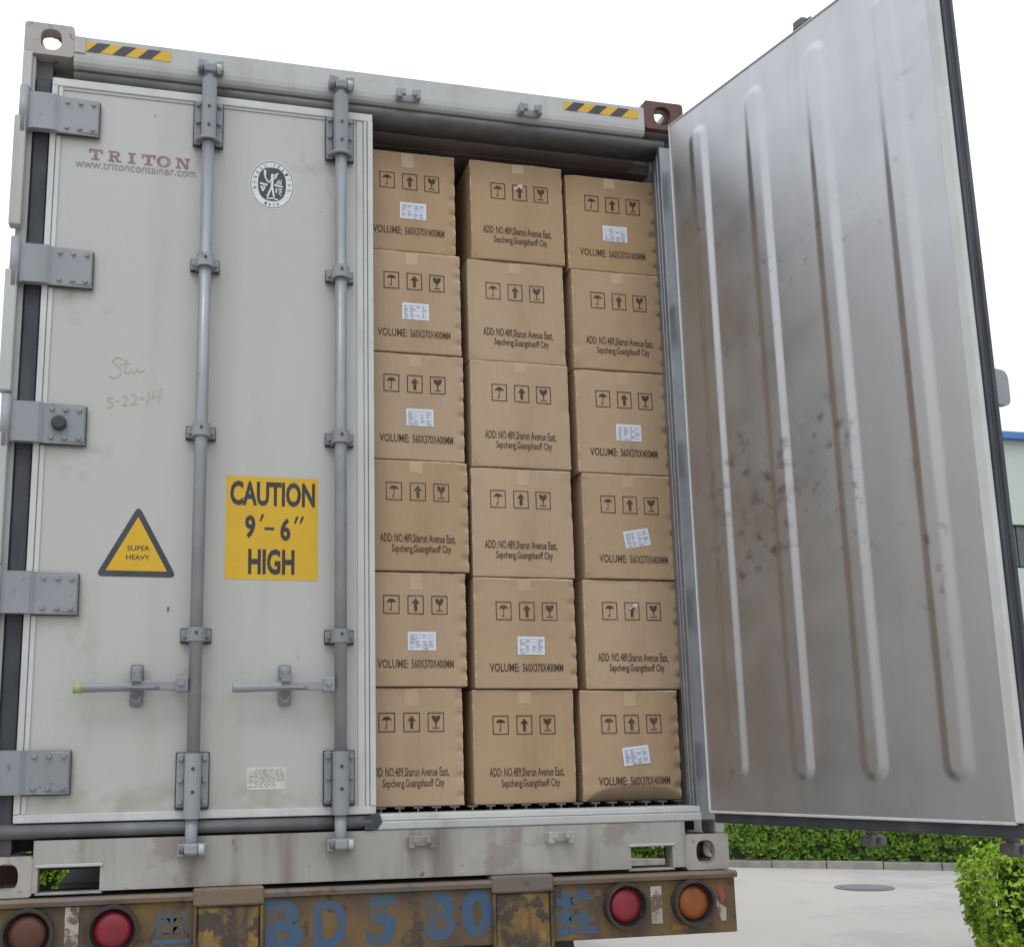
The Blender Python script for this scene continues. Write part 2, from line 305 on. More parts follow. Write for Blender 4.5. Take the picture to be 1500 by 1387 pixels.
def stroke(mb, pts, wd, y, mat):
    for (a, b), (c, d) in zip(pts, pts[1:]):
        dx, dz = c - a, d - b; L = math.hypot(dx, dz) or 1; nx, nz = -dz / L * wd / 2, dx / L * wd / 2; ex, ez = dx / L * wd * .3, dz / L * wd * .3
        flat(mb, [(a - ex + nx, b - ez + nz), (a - ex - nx, b - ez - nz), (c + ex - nx, d + ez - nz), (c + ex + nx, d + ez + nz)], y - random.uniform(0, 2e-4), mat)
def ell(cx, cz, a, b, n=40, t0=0, t1=360):
    return [(cx + a * math.cos(R(t0 + (t1 - t0) * i / n)), cz + b * math.sin(R(t0 + (t1 - t0) * i / n))) for i in range(n)]
def ring(mb, cx, cz, a0, b0, a1, b1, y, mat, n=48):
    o, i_ = ell(cx, cz, a0, b0, n), ell(cx, cz, a1, b1, n)
    mb.polys(o + i_, [(k, (k + 1) % n, n + (k + 1) % n, n + k) for k in range(n)], lambda p: (p[0], y, p[1]), mat)

GZ = -1.25      # ground level; the container's underside is z = 0

# ================================================================== SETTING
g = MB(); g.box(-250, 250, -150, 300, GZ - 0.5, GZ, 'concrete'); tag(g.build('ground'), kind='structure')
def along(p, q, t): return (p[0] + (q[0] - p[0]) * t, p[1] + (q[1] - p[1]) * t)
KA, KB = Vector((-1.0, 19.4, 0)), Vector((16.0, 7.75, 0)); KD = (KB - KA).normalized(); KN = Vector((-KD.y, KD.x, 0))
if KN.y < 0: KN = -KN
kb = MB(); s = 0.0; L = (KB - KA).length
while s < L:
    a = KA + KD * (s + 0.006); b = KA + KD * min(s + 0.78, L); c1 = b + KN * 0.16; c0 = a + KN * 0.16
    kb.prism_z([(a.x, a.y), (b.x, b.y), (c1.x, c1.y), (c0.x, c0.y)], GZ, GZ + 0.10 + random.uniform(-.012, .006), 'kerb_stone'); s += 0.79
tag(kb.build('kerb'), kind='structure')
sb = MB(); a, b = KA + KN * 0.165, KB + KN * 0.165; c1, c0 = b + KN * 2.2, a + KN * 2.2
sb.prism_z([(a.x, a.y), (b.x, b.y), (c1.x, c1.y), (c0.x, c0.y)], GZ, GZ + 0.10, 'soil'); tag(sb.build('planting_bed'), kind='structure')

# manhole cover
mc = MB(); mc.cyl((9.1, 9.4, GZ + 0.001), (9.1, 9.4, GZ + 0.012), 0.36, 'cast_iron', 32); mc.cyl((9.1, 9.4, GZ + 0.012), (9.1, 9.4, GZ + 0.016), 0.29, 'cast_iron', 32)
o = mc.build('manhole_cover'); base(o, (9.1, 9.4, GZ)); tag(o, 'dark round manhole cover set in the pale concrete yard', 'manhole cover')

# foliage
def leaves(mb, n, pts_fn, size, mats):
    idx = [(mb.mi(m_), wt) for m_, wt in mats]; ks = [i for i, _ in idx]; ws = [wt for _, wt in idx]
    bm = mb.bm
    for _ in range(n):
        p, nn, lit = pts_fn()
        d = Vector((random.gauss(0, 1), random.gauss(0, 1), random.gauss(0, 1))).normalized()
        nn = (nn + d * 0.9).normalized(); u = nn.orthogonal().normalized(); u.rotate(Matrix.Rotation(random.uniform(0, 6.28), 3, nn)); v = nn.cross(u)
        sz = size * random.uniform(0.6, 1.35); 
        q = [p - u * sz * .5, p + v * sz * .26 + nn * sz * .06, p + u * sz * .5, p - v * sz * .26 + nn * sz * .06]
        f = bm.faces.new([bm.verts.new(x) for x in q])
        f.material_index = random.choices(ks, ws)[0] if lit is None else ks[lit]
def hedge(name, A, D, N, L, z0, h, wd, n, size, mats, label, mat_core, cat='hedge'):
    root = thing(name, (A.x, A.y, z0), label, cat)
    mb = MB()
    def pt():
        while True:
            s = random.uniform(0, L); t = random.uniform(0, 1); face = random.random()
            bump_ = noise.noise(Vector((s * 1.6, t * 3, 1.7))) * 0.09 + noise.noise(Vector((s * 5, t * 5, 3))) * 0.05
            if face < 0.6: P = A + D * s - N * (bump_ * .8 - random.uniform(0, .07)); P.z = z0 + t * h * (1 + bump_ * .3); nn = -N
            else: P = A + D * s + N * (t * wd); P.z = z0 + h * (1 + bump_) - random.uniform(0, .05); nn = Vector((0, 0, 1))
            if noise.noise(Vector((P.x * 4, P.y * 4, P.z * 5))) > -0.35: return P, nn, None
    leaves(mb, n, pt, size, mats); mb.build('foliage', root, fix=False)
    c = MB(); a = A + D * .05 + N * .10; b = A + D * (L - .05) + N * .10; c1, c0 = b + N * (wd - .2), a + N * (wd - .2)
    c.prism_z([(a.x, a.y), (b.x, b.y), (c1.x, c1.y), (c0.x, c0.y)], z0, z0 + h * .86, mat_core); c.build('stems', root)
    return root
hedge('hedge', KA + KN * 0.3 + KD * 3.0, KD, KN, 17.2, GZ + 0.09, 0.56, 1.4, 26000, 0.085,
      [('leaf_hedge', 6), ('leaf_mid', 2.5), ('leaf_dark', 1.2), ('leaf_hedge_light', 4.5)], 'long low clipped dark green hedge behind the kerb', 'leaf_dark')

def bush(cx, cy, a, b, h, n, size, label, z0=GZ, seed=0):
    root = thing('bush', (cx, cy, z0), label, 'bush'); mb = MB()
    def pt():
        while True:
            t = random.uniform(0, 2 * math.pi); vv = random.random() ** 0.8
            e = 3.2; k = random.uniform(0.80, 1.0)
            ct, st = math.cos(t), math.sin(t)
            if random.random() < 0.62:   # side
                zz = random.uniform(0.02, 1.0); rr = (1 - max(0, zz - .6) ** 2 * 1.1); nn = Vector((ct, st, .25))
            else:
                zz = 1.0; rr = math.sqrt(random.random()) * .93; nn = Vector((ct * rr * .4, st * rr * .4, 1))
            x, y = math.copysign(abs(ct) ** (2 / e), ct) * a * rr, math.copysign(abs(st) ** (2 / e), st) * b * rr
            q = Vector((x + seed, y, zz * h)); d = noise.noise(q * 2.2) * .13 + noise.noise(q * 6) * .07
            z = h * zz * (1 - 0.10 * (rr if zz == 1 else 0) ** 4) + (d * .8 if zz == 1 else 0)
            P = Vector((cx + x * (1 + d), cy + y * (1 + d), z0 + z)); P += Vector((random.gauss(0, .018), random.gauss(0, .018), random.gauss(0, .018)))
            if noise.noise(Vector((P.x * 5, P.y * 5, P.z * 6))) > -0.33: return P - nn * random.random() ** 2 * .12, nn.normalized(), None
    leaves(mb, n, pt, size, [('leaf_bright', 5), ('leaf_fresh', 4), ('leaf_mid', 1.2)]); mb.build('foliage', root, fix=False)
    c = MB(); c.prism_z([(cx + x * .86, cy + y * .86) for x, y in sup(0, 0, a, b, 24, 3.2)], z0 + .02, z0 + h * .84, 'leaf_dark'); c.build('stems', root)
    return root
bush(7.80, 3.55, 1.12, 1.25, 0.90, 34000, 0.055, 'bright yellow-green clipped bush in front of the open container door')
bush(-1.55, 10.9, 1.15, 1.0, 0.92, 9000, 0.07, 'bright green bush seen through the left forklift slot beyond the trailer', seed=9)

# factory building
fb = thing('factory_building', (37, 38, GZ), 'pale green factory building with blue roof edge behind the open door', 'building')
mb = MB(); mb.box(24, 50, 30, 46, GZ, 6.95, 'wall_panel'); mb.box(24, 50, 30, 46, 8.55, 11.7, 'wall_panel'); mb.box(24.1, 49.9, 30.25, 45.9, 6.951, 8.549, 'underside_dark'); mb.build('wall', fb)
mb = MB()
for k in range(26): mb.box(24.1 + k * .99 + .03, 24.1 + (k + 1) * .99 - .03, 30.12, 30.2, 7.02, 8.48, 'window_glass')
mb.build('window', fb)
mb = MB(); mb.box(23.7, 50.3, 29.7, 46.3, 11.7, 11.95, 'roof_blue'); mb.prism_x([(29.8, 11.95), (38, 13.1), (46.2, 11.95)], 23.8, 50.2, 'roof_blue'); mb.build('roof', fb)

# ================================================================== CONTAINER
CT = thing('shipping_container', (1.219, 0, 0), 'pale grey refrigerated shipping container, left door closed, right door open, on the trailer', 'shipping container')
def casting(x0, z0, y0, flipx, up, mat, mat2=None, front=-1):
    """hollow ISO corner casting 162 x 118 x 178, walls 26 mm; front=-1 faces -y"""
    mb = MB(); W, H, D, T = 0.162, 0.118, 0.178, 0.026
    ya, yb = (y0, y0 + T) if front < 0 else (y0 - T, y0)
    yi, yo = (y0 + T, y0 + D) if front < 0 else (y0 - D, y0 - T)
    o = rrect(x0, x0 + W, z0, z0 + H, 0.012, 4, 6)
    hx = x0 + W / 2 - (0.006 if flipx else -0.006)
    mb.prism_y(o, ya, yb, mat2 or mat, hole=around(o, hx, z0 + H / 2, 0.035, 0.040, 2.5))
    zt0, zt1 = (z0 + H - T, z0 + H - .001)
    for a, b, hol in ((z0 + H - T, z0 + H - .001, True), (z0 + .001, z0 + T, not up)):
        oo = rrect(x0 + .001, x0 + W - .001, yi, yo, 0.004, 2, 6)
        if hol: mb.prism_z(oo, a, b, mat, hole=around(oo, x0 + W / 2, (yi + yo) / 2, 0.034, 0.062, 2.6))
        else: mb.prism_z(oo, a, b, mat)
    xs = (x0 + .001, x0 + T) if not flipx else (x0 + W - T, x0 + W - .001)
    oo = rrect(yi, yo, z0 + T, z0 + H - T, 0.002, 2, 6)
    mb.prism_x(oo, xs[0], xs[1], mat, hole=around(oo, (yi + yo) / 2, z0 + H / 2, 0.04, 0.026, 2.6))
    xi = (x0 + W - T, x0 + W - .001) if not flipx else (x0 + .001, x0 + T)
    mb.box(xi[0], xi[1], yi, yo, z0 + T, z0 + H - T, 'casting_rusty')  # inner and back walls: rust tone that also paints the shade inside the eye
    yb2 = (yo - T, yo) if front < 0 else (yi, yi + T)
    mb.box(x0 + T, x0 + W - T, yb2[0], yb2[1], z0 + T, z0 + H - T, 'casting_rusty')
    return mb.build('corner_casting', CT)
LEN = 12.19
casting(0, 2.778, 0, False, True, 'casting_pale'); tag(casting(2.276, 2.778, 0, True, True, 'casting_pale', 'casting_rusty'), 'rust-red upper casting with an open eye')
casting(0, 0, 0, False, False, 'casting_pale'); casting(2.276, 0, 0, True, False, 'casting_pale')
for x0, f in ((0, False), (2.276, True)):
    casting(x0, 2.778, LEN, f, True, 'casting_pale', front=1); casting(x0, 0, LEN, f, False, 'casting_pale', front=1)

# corner posts
mb = MB()
mb.box(0.004, 0.040, 0.012, 0.12, 0.118, 2.778, 'frame_paint', .004); mb.box(0.040, 0.092, 0.045, 0.12, 0.118, 2.778, 'gasket_shade_grey')
for za, zb in ((2.13, 2.525), (1.56, 1.975), (1.0, 1.425), (0.45, 0.875)): mb.box(-0.012, 0.026, -0.030, 0.010, za, zb, 'frame_paint', .004)
for zc in (2.552, 2.003, 1.464, 0.914, 0.365):
    mb.cyl((0.014, -0.016, zc - .085), (0.014, -0.016, zc + .085), 0.016, 'hardware_grey', 16)
mb.box(0.0, 0.03, -0.006, 0.012, 2.64, 2.778, 'frame_paint', .003); mb.build('corner_post', CT)
mb = MB()
mb.box(2.398, 2.434, 0.012, 0.12, 0.118, 2.778, 'frame_paint', .004); mb.box(2.330, 2.3975, 0.0, 0.022, 0.165, 2.703, 'jamb_metal', .003)
mb.box(2.343, 2.3975, 0.0225, 0.045, 0.165, 2.703, 'gasket_rubber', .004); mb.box(2.338, 2.3975, 0.0455, 0.062, 0.165, 2.703, 'jamb_metal', .003)
mb.box(2.350, 2.3975, 0.0625, 0.085, 0.165, 2.703, 'gasket_rubber', .004); mb.box(2.346, 2.3975, 0.0855, 0.118, 0.165, 2.703, 'jamb_metal', .003)
for za, zb in ((2.13, 2.525), (1.56, 1.975), (1.0, 1.425), (0.45, 0.875)): mb.box(2.412, 2.450, -0.030, 0.010, za, zb, 'frame_paint', .004)
mb.build('corner_post', CT)

# header
prof = [(0.002, 2.862), (0.002, 2.785), (0.004, 2.768), (0.010, 2.756), (0.020, 2.750), (0.12, 2.750), (0.12, 2.862)]
mb = MB(); mb.prism_x(prof, 0.163, 2.275, 'frame_paint')
mb.box(0.163, 2.275, 0.121, 0.20, 2.70, 2.86, 'interior_lining')
mb.box(0.163, 0.20, -0.002, 0.001, 2.80, 2.86, 'frame_paint'); mb.build('header', CT)
mb = MB(); mb.prism_x([(0.045 - 0.030 * math.sin(R(a)), 2.7265 + 0.0225 * math.cos(R(a))) for a in range(0, 181, 18)] + [(0.118, 2.704), (0.118, 2.749)], 0.164, 2.36, 'gasket_shade_grey', smooth_side=True); mb.build('door_seal', CT)  # seal under the header; its dark colour also stands for the recess shade

# hazard stripes
def hazard(x0, x1, za, zb):
    mb = MB(); n = 3; per = (x1 - x0) / (n + .35); sl_ = 0.030; 
    flat(mb, [(x0, za), (x1, za), (x1, zb), (x0, zb)], 0.0008, 'decal_yellow')
    for k in range(n):
        a = x0 + per * (k + .22); b = a + per * .5
        flat(mb, [(a - sl_ * .5, za), (b - sl_ * .5, za), (b + sl_ * .7, zb), (a + sl_ * .7, zb)], -0.0002, 'decal_navy')
    return mb.build('hazard_stripe', CT)
hazard(0.20, 0.487, 2.808, 2.845); hazard(1.945, 2.25, 2.812, 2.848)

# sill with forklift slots
mb = MB()
mb.prism_y([(0.163, .012), (.178, .012), (.178, .0855), (.356, .0855), (.356, .012), (2.074, .012), (2.074, .0855), (2.226, .0855), (2.226, .012), (2.275, .012), (2.275, .163), (.163, .163)], -0.006, 0.055, 'sill_paint')
for xa, za, zb in ((.62, .035, .06), (1.28, .02, .155), (1.95, .03, .05)): mb.box(xa, xa + .006, -.0075, -.0055, za, zb, 'sill_paint')
for xa, xb in ((0.170, 0.364), (2.066, 2.234)):
    mb.box(xa, xb, -0.012, -0.0065, 0.084, 0.094, 'frame_paint', .002)
    mb.box(xa, xb, -0.004, 0.05, 0.004, 0.0115, 'sill_paint', .002)
mb.build('sill', CT)
mb = MB()
mb.box(1.19, 2.34, -0.002, 0.12, 0.192, 0.213, 'trim_aluminium', .003); mb.box(1.19, 2.34, -0.010, 0.119, 0.1645, 0.1915, 'frame_paint', .004)
mb.build('threshold', CT)
mb = MB(); mb.prism_x([(0.03, 0.213)] + [(0.03 - 0.045 * math.sin(R(a)), 0.1900 + 0.0225 * math.cos(R(a))) for a in (20, 45, 70, 90, 110, 135, 160)] + [(0.03, 0.166)], 0.045, 1.189, 'gasket_shade_grey', smooth_side=True); mb.build('door_seal', CT)  # seal below the leaf, coloured dark to double as the shadowed recess

# shell
mb = MB(); mb.box(0.002, 0.066, 0.179, LEN - .18, 0.10, 2.80, 'frame_paint'); mb.build('side_wall', CT)
mb = MB(); mb.box(2.372, 2.436, 0.179, LEN - .18, 0.10, 2.80, 'frame_paint'); mb.box(2.3725, 2.397, 0.1185, 0.1785, 0.165, 2.70, 'interior_lining'); mb.build('side_wall', CT)
mb = MB(); mb.box(0.07, 2.368, 0.201, LEN - .18, 2.74, 2.85, 'roof_paint'); mb.box(0.07, 2.368, 0.201, LEN - .18, 2.698, 2.7395, 'interior_lining'); mb.build('roof', CT)
mb = MB(); mb.box(0.07, 2.368, LEN - .17, LEN - .02, 0.12, 2.85, 'interior_lining'); mb.build('end_wall', CT)
mb = MB(); mb.box(0.067, 2.371, 0.121, LEN - .18, 0.125, 0.178, 'underside_dark')
x = 0.10
while x < 2.36:
    mb.box(x - .003, x + .003, 0.125, LEN - .2, 0.178, 0.224, 'floor_aluminium'); mb.box(x - .016, x + .016, 0.124, LEN - .2, 0.2242, 0.2300, 'floor_aluminium'); x += 0.0635
mb.build('floor', CT)
mb = MB()
for k in range(20): mb.box(0.08, 2.36, 0.7 + k * .58, 0.76 + k * .58, 0.02, 0.124, 'underside_dark')
mb.build('cross_member', CT)

# cam keepers
def keeper(xc, zc, top, mat='hardware_grey'):
    mb = MB(); y = 0.0015 if top else -0.0065; s_ = 1 if top else -1
    mb.box(xc - .045, xc + .045, y - .010, y, zc - .016, zc + .016, mat, .003)
    for dx in (-.034, .034):
        mb.box(xc + dx - .010, xc + dx + .010, y - .045, y - .0102, zc - .020, zc + .018, mat, .004, 2)
        mb.box(xc + dx - .012 * (1 if dx > 0 else -1) - .009, xc + dx - .012 * (1 if dx > 0 else -1) + .009, y - .050, y - .034, zc - .004 * s_ - .009, zc - .004 * s_ + .016, mat, .003)
    return mb.build('cam_keeper', CT)
for xc in (0.625, 1.087): keeper(xc, 2.79, True)
for xc in (1.334, 1.800): keeper(xc, 2.776, True)
for xc in (0.625, 1.083): keeper(xc, 0.125, False)
for xc in (1.345, 1.815): keeper(xc, 0.126, False, 'sill_paint')

# ------------------------------------------------------------------ doors
def bolt(mb, x, y, z, r=.0085, h=.009, mat='hardware_grey'):
    mb.cyl((x, y, z), (x, y - h, z), r, mat, 8, r2=r * .75, b=0.0, smooth=False)
def door_hardware(D, x0, rods, local, handles, up=0.0, cm='hardware_grey'):
    """hinges at the edge x0 (leaf runs to +x, outer face y=.012), bars, guides, cams and handles; mir flips for the other leaf"""
    def B(mb, name): return mb.build(name, D, local)
    for i, zc in enumerate((2.552, 2.003, 1.464, 0.914, 0.365)):
        mb = MB(); h = .066
        mb.prism_z([(x0 - .082, -.014), (x0 - .055, -.026), (x0 + .012, -.026), (x0 + .03, -.014), (x0 + .155, -.006), (x0 + .157, .0018), (x0 - .05, .0018), (x0 - .082, .004)], zc - h, zc + h, 'hardware_grey')
        mb.box(x0 + .02, x0 + .1595, -.0035, .0022, zc - h - .004, zc + h - .004, 'gasket_rubber')  # dark seal plate, showing below and right as a painted contact shadow
        mb.box(x0 + .035, x0 + .153, -.0115, -.0022, zc - h + .006, zc + h - .006, 'hardware_grey', .003)
        for bx in (.052, .094, .136):
            for s_ in (1, -1): bolt(mb, x0 + bx, -.011, zc + s_ * (h - .019))
        if i == 2: mb.cyl((x0 + .075, -.010, zc), (x0 + .075, -.034, zc), .024, 'gasket_rubber', 16, b=.006)
        B(mb, 'hinge')
    for k, xr in enumerate(rods):
        yr = -0.040
        mb = MB(); mb.cyl((xr, yr, 0.30), (xr, yr, 2.60), 0.0205, 'rod_galvanised', 20); B(mb, 'lock_rod')
        for zc in (2.050, 1.457, 0.785):   # guides
            mb = MB()
            mb.box(xr - .049, xr + .049, -.004, .0018, zc - .026, zc + .024, 'gasket_rubber', .002)  # seal plate; its dark rim also draws the guide's contact shadow
            for s_ in (-1, 1):
                mb.box(xr + s_ * .036 - .011, xr + s_ * .036 + .011, -.012, -.0042, zc - .019, zc + .019, 'hardware_grey', .003); bolt(mb, xr + s_ * .036, -.012, zc, .010, .009)
            o_ = [(xr + .030 * math.cos(R(a)), yr - .030 * math.sin(R(a))) for a in range(0, 181, 15)]
            i_ = [(xr + .0215 * math.cos(R(a)), yr - .0215 * math.sin(R(a))) for a in range(180, -1, -15)]
            mb.prism_z([(xr + .030, -.003)] + o_ + [(xr - .030, -.003), (xr - .0215, -.003)] + i_ + [(xr + .0215, -.003)], zc - .022, zc + .022, 'hardware_grey')
            mb.cyl((xr, yr - .029, zc + .004), (xr, yr - .034, zc + .004), .005, 'gasket_rubber', 8); B(mb, 'rod_guide')
        for zc, top in ((2.578, True), (0.333, False)):   # long bearing brackets
            mb = MB(); hh = .086
            mb.box(xr - .052, xr + .052, -.004, .0018, zc - hh - .003, zc + hh, 'gasket_rubber', .003)  # larger dark seal plate, outlining the bracket with gasket and contact shadow
            for s_ in (-1, 1):
                mb.box(xr + s_ * .036 - .0125, xr + s_ * .036 + .0125, -.014, -.0042, zc - hh + .003, zc + hh - .003, 'hardware_grey', .004)
                for dz in (-.066, 0, .066): bolt(mb, xr + s_ * .037, -.0138, zc + dz, .0095, .010)
            pr = [(xr - .024, -.0035), (xr - .024, -.048)] + [(xr + .026 * math.cos(R(a)), -.048 - .020 * math.sin(R(a))) for a in range(165, 0, -25)] + [(xr + .024, -.048), (xr + .024, -.0035)]
            za, zb = (zc - hh + .012, zc + hh + .062) if top else (zc - hh - .03, zc + hh - .004)
            mb.prism_z(pr, za, zb, 'hardware_grey', smooth_side=False)
            for dz in (-.035, .035): mb.cyl((xr, -.066, zc + dz), (xr, -.0705, zc + dz), .0055, 'gasket_rubber', 8)
            if top:
                mb.tube([(xr + .034 * math.cos(R(a)), yr - .026 * math.sin(R(a)), zc - hh + .006) for a in range(0, 181, 20)], .006, 'hardware_grey')
            B(mb, 'rod_bracket')
        for zc, s_ in ((2.765 + up, 1), (0.128, -1)):   # cams
            mb = MB()
            mb.cyl((xr, yr, zc - .10), (xr, yr, zc + .02), 0.018, cm, 16) if s_ > 0 else mb.cyl((xr, yr, zc - .02), (xr, yr, zc + .09), 0.0185, cm, 16)
            mb.box(xr - .021, xr + .021, yr - .026, yr + .026, zc - .016, zc + .016, cm, .006, 2)
            mb.cyl((xr - .036, yr - .006, zc + s_ * .002), (xr - .0215, yr - .006, zc + s_ * .002), .014, 'gasket_shade_grey', 12, b=.003)
            mb.cyl((xr + .0215, yr - .010, zc + s_ * .002), (xr + .040, yr - .010, zc + s_ * .002), .017, 'frame_paint' if not up else cm, 12, b=.004); B(mb, 'cam_lock')
        # handle: hub on the bar, flat lever to the left, retainer on the door
        hx = xr - (.362 if k == 0 else .345) * handles; zc = .626; sg = -handles
        mb = MB()
        mb.box(*sorted((xr + sg * .020, xr + sg * .058)), -.060, -.022, zc - .022, zc + .024, 'hardware_grey', .004)
        mb.cyl((xr + sg * .042, -.060, zc + .006), (xr + sg * .042, -.070, zc + .006), .010, 'hardware_grey', 8)
        a, b = sorted((xr + sg * .054, xr + sg * .20)); mb.box(a, b, -.048, -.038, zc - .017, zc + .013, 'hardware_grey', .003)
        a, b = sorted((xr + sg * .10, xr + sg * .23)); mb.prism_z([(a, -.038), (b, -.038), (b - .02, -.066), (a + .03, -.070)], zc - .011, zc - .005, 'hardware_grey')
        mb.cyl((xr + sg * .19, -.043, zc - .006), (hx, -.047, zc - .010), .0135, 'hardware_grey', 12, r2=.0145, b=.002)
        if k == 0 and handles > 0: mb.cyl((hx - .002, -.047, zc - .010), (hx + .024, -.0468, zc - .0098), .0158, 'grip_green', 12)
        B(mb, 'handle')
        lx = xr + sg * .177
        mb = MB()
        mb.box(lx - .020, lx + .020, -.003, .0018, zc - .064, zc + .066, 'hardware_grey', .004)
        mb.box(lx - .016, lx + .016, -.032, -.0032, zc + .020, zc + .058, 'hardware_grey', .005); mb.cyl((lx, -.032, zc + .045), (lx, -.044, zc + .045), .013, 'rod_galvanised', 12, b=.004)
        mb.prism_x([(-.0035, zc - .012), (-.058, zc + .010), (-.064, zc + .035), (-.052, zc + .035), (-.045, zc + .016), (-.0035, zc + .004)], lx - .014, lx + .014, 'hardware_grey')
        mb.tube([(lx + .013 * math.cos(R(a)), -.016 - .010 * math.sin(R(a - 180) / 2), zc - .030 + .022 * math.sin(R(a))) for a in range(180, 361, 20)], .0045, 'hardware_grey')
        B(mb, 'handle_latch')
weathered('grip_green', (0.38, 0.42, 0.16), (0.30, 0.33, 0.14), 20, 0.6)

# ---- left door (closed)
mb = MB(); X0, X1, Z0, Z1 = 0.098, 1.205, 0.2145, 2.6985
mb.box(X0 + .004, X1 - .004, 0.012, 0.105, Z0 + .004, Z1 - .004, 'door_paint')
LD = mb.build('door', CT); tag(LD, 'closed left door with lettering and stickers')
mb = MB()
mb.box(X0, X1, 0.004, 0.0115, Z1 - .030, Z1, 'trim_aluminium', .002); mb.box(X0, X1, 0.004, 0.0115, Z0, Z0 + .026, 'trim_aluminium', .002)
for a, b, yy in ((X0, X0 + .019, .002), (X0 + .021, X0 + .036, .006), (X1 - .019, X1, .001), (X1 - .033, X1 - .021, .005), (X1 - .058, X1 - .035, .008)):
    mb.box(a, b, yy, 0.0115, Z0 + .0265, Z1 - .0305, 'trim_aluminium', .0015)
mb.box(X0 + .037, X1 - .06, 0.0085, 0.0115, Z1 - .040, Z1 - .0305, 'door_paint'); mb.box(X0 + .037, X1 - .06, 0.0085, 0.0115, Z0 + .0265, Z0 + .036, 'door_paint')
mb.build('door_frame', LD)
mb = MB(); mb.box(0.042, X0 - .001, 0.018, 0.044, 0.165, 2.70, 'gasket_rubber', .006)
mb.prism_y([(1.165, .205), (1.212, .222), (1.222, .190), (1.205, .166), (1.165, .166)], -.012, -.0005, 'gasket_rubber'); mb.build('gasket', LD)
door_hardware(LD, 0.101, (0.622, 1.083), False, 1)

YP = 0.0112   # decals lie 0.8 mm above the panel face
# caution sticker
mb = MB(); flat(mb, [(.709, .974), (1.013, .974), (1.013, 1.322), (.709, 1.322)], YP, 'decal_yellow'); yt = YP - .0006
put_text(mb, 'CAUTION', .722, 1.003, 1.222, 1.306, yt, 'decal_black', .035)
put_text(mb, "9", .772, .806, 1.111, 1.190, yt, 'decal_black', .035); put_text(mb, "6", .888, .922, 1.106, 1.184, yt, 'decal_black', .035)
flat(mb, [(.836, 1.141), (.868, 1.141), (.868, 1.150), (.836, 1.150)], yt, 'decal_black')
for xx, zz in ((.822, 1.170), (.936, 1.166), (.954, 1.166)): flat(mb, [(xx - .003, zz), (xx + .003, zz), (xx + .013, zz + .024), (xx + .004, zz + .024)], yt, 'decal_black')
put_text(mb, 'HIGH', .784, .936, .991, 1.077, yt, 'decal_black', .035); mb.build('caution_sticker', LD)
# triangular sticker
def rtri(k, r):
    P = [(.431, 1.207), (.307, .976), (.555, .976)]; cx, cz = .431, 1.053; o = []
    P = [((x - cx) * k + cx, (z - cz) * k + cz) for x, z in P]
    for i in range(3):
        p, a, b = Vector(P[i]), Vector(P[i - 1]), Vector(P[(i + 1) % 3]); ua, ub = (a - p).normalized(), (b - p).normalized()
        for t in range(6):
            t_ = t / 5; o.append(tuple(p + (ua * (1 - t_) ** 2 + ub * t_ ** 2) * r))
    return o
mb = MB(); flat(mb, rtri(1.02, .025), YP, 'decal_navy'); flat(mb, rtri(.77, .004), yt, 'decal_yellow')
put_text(mb, 'SUPER', .400, .470, 1.060, 1.076, yt - .0005, 'decal_black', .01); put_text(mb, 'HEAVY', .398, .470, 1.030, 1.046, yt - .0005, 'decal_black', .01); mb.build('triangle_sticker', LD)
# owner's name in slab letters and web address
mb = MB(); cz0, cz1 = 2.410, 2.450
def rect(a, b, c, d): flat(mb, [(a, c), (b, c), (b, d), (a, d)], YP - random.uniform(0, 2e-4), 'decal_redbrown')
def serif(xc, z, up, wd=.020, t=.006): rect(xc - wd / 2, xc + wd / 2, z, z + t) if up else rect(xc - wd / 2, xc + wd / 2, z - t, z)
H = cz1 - cz0
def T_(x):
    rect(x, x + .046, cz1 - .008, cz1); rect(x + .0175, x + .0285, cz0, cz1 - .008); serif(x + .023, cz0, True, .027); rect(x, x + .007, cz1 - .015, cz1 - .008); rect(x + .039, x + .046, cz1 - .015, cz1 - .008)
T_(.226); mb.build('painted_letter', LD); mb = MB(); 
x = .290; rect(x + .005, x + .015, cz0, cz1); serif(x + .010, cz0, True, .020); serif(x + .008, cz1, False, .016)
o_, i_ = ell(x + .020, cz1 - .0105, .019, .0105, 14, 90, -97), ell(x + .020, cz1 - .0105, .010, .0055, 14, 90, -97)
mb.polys(o_ + i_, [(k, k + 1, 15 + k, 14 + k) for k in range(13)], lambda p: (p[0], YP - .0002, p[1]), 'decal_redbrown')
rect(x + .012, x + .021, cz1 - .0055, cz1); rect(x + .012, x + .021, cz1 - .021, cz1 - .0155)
flat(mb, [(x + .018, cz1 - .020), (x + .028, cz1 - .020), (x + .040, cz0), (x + .029, cz0)], YP - .0003, 'decal_redbrown'); serif(x + .036, cz0, True, .016)
mb.build('painted_letter', LD); mb = MB(); x = .362; rect(x, x + .011, cz0, cz1); serif(x + .0055, cz0, True, .026); serif(x + .0055, cz1, False, .026)
mb.build('painted_letter', LD); mb = MB(); T_(.400); mb.build('painted_letter', LD); mb = MB(); 
ring(mb, .474, (cz0 + cz1) / 2, .024, .0215, .012, .014, YP, 'decal_redbrown', 28)
mb.build('painted_letter', LD); mb = MB(); x = .520; rect(x, x + .007, cz0, cz1); rect(x + .030, x + .037, cz0, cz1); flat(mb, [(x - .001, cz1), (x + .011, cz1), (x + .038, cz0), (x + .027, cz0)], YP - .0003, 'decal_redbrown')
serif(x + .0035, cz0, True, .018); serif(x + .001, cz1, False, .016); serif(x + .0335, cz1, False, .018)
mb.build('painted_letter', LD)
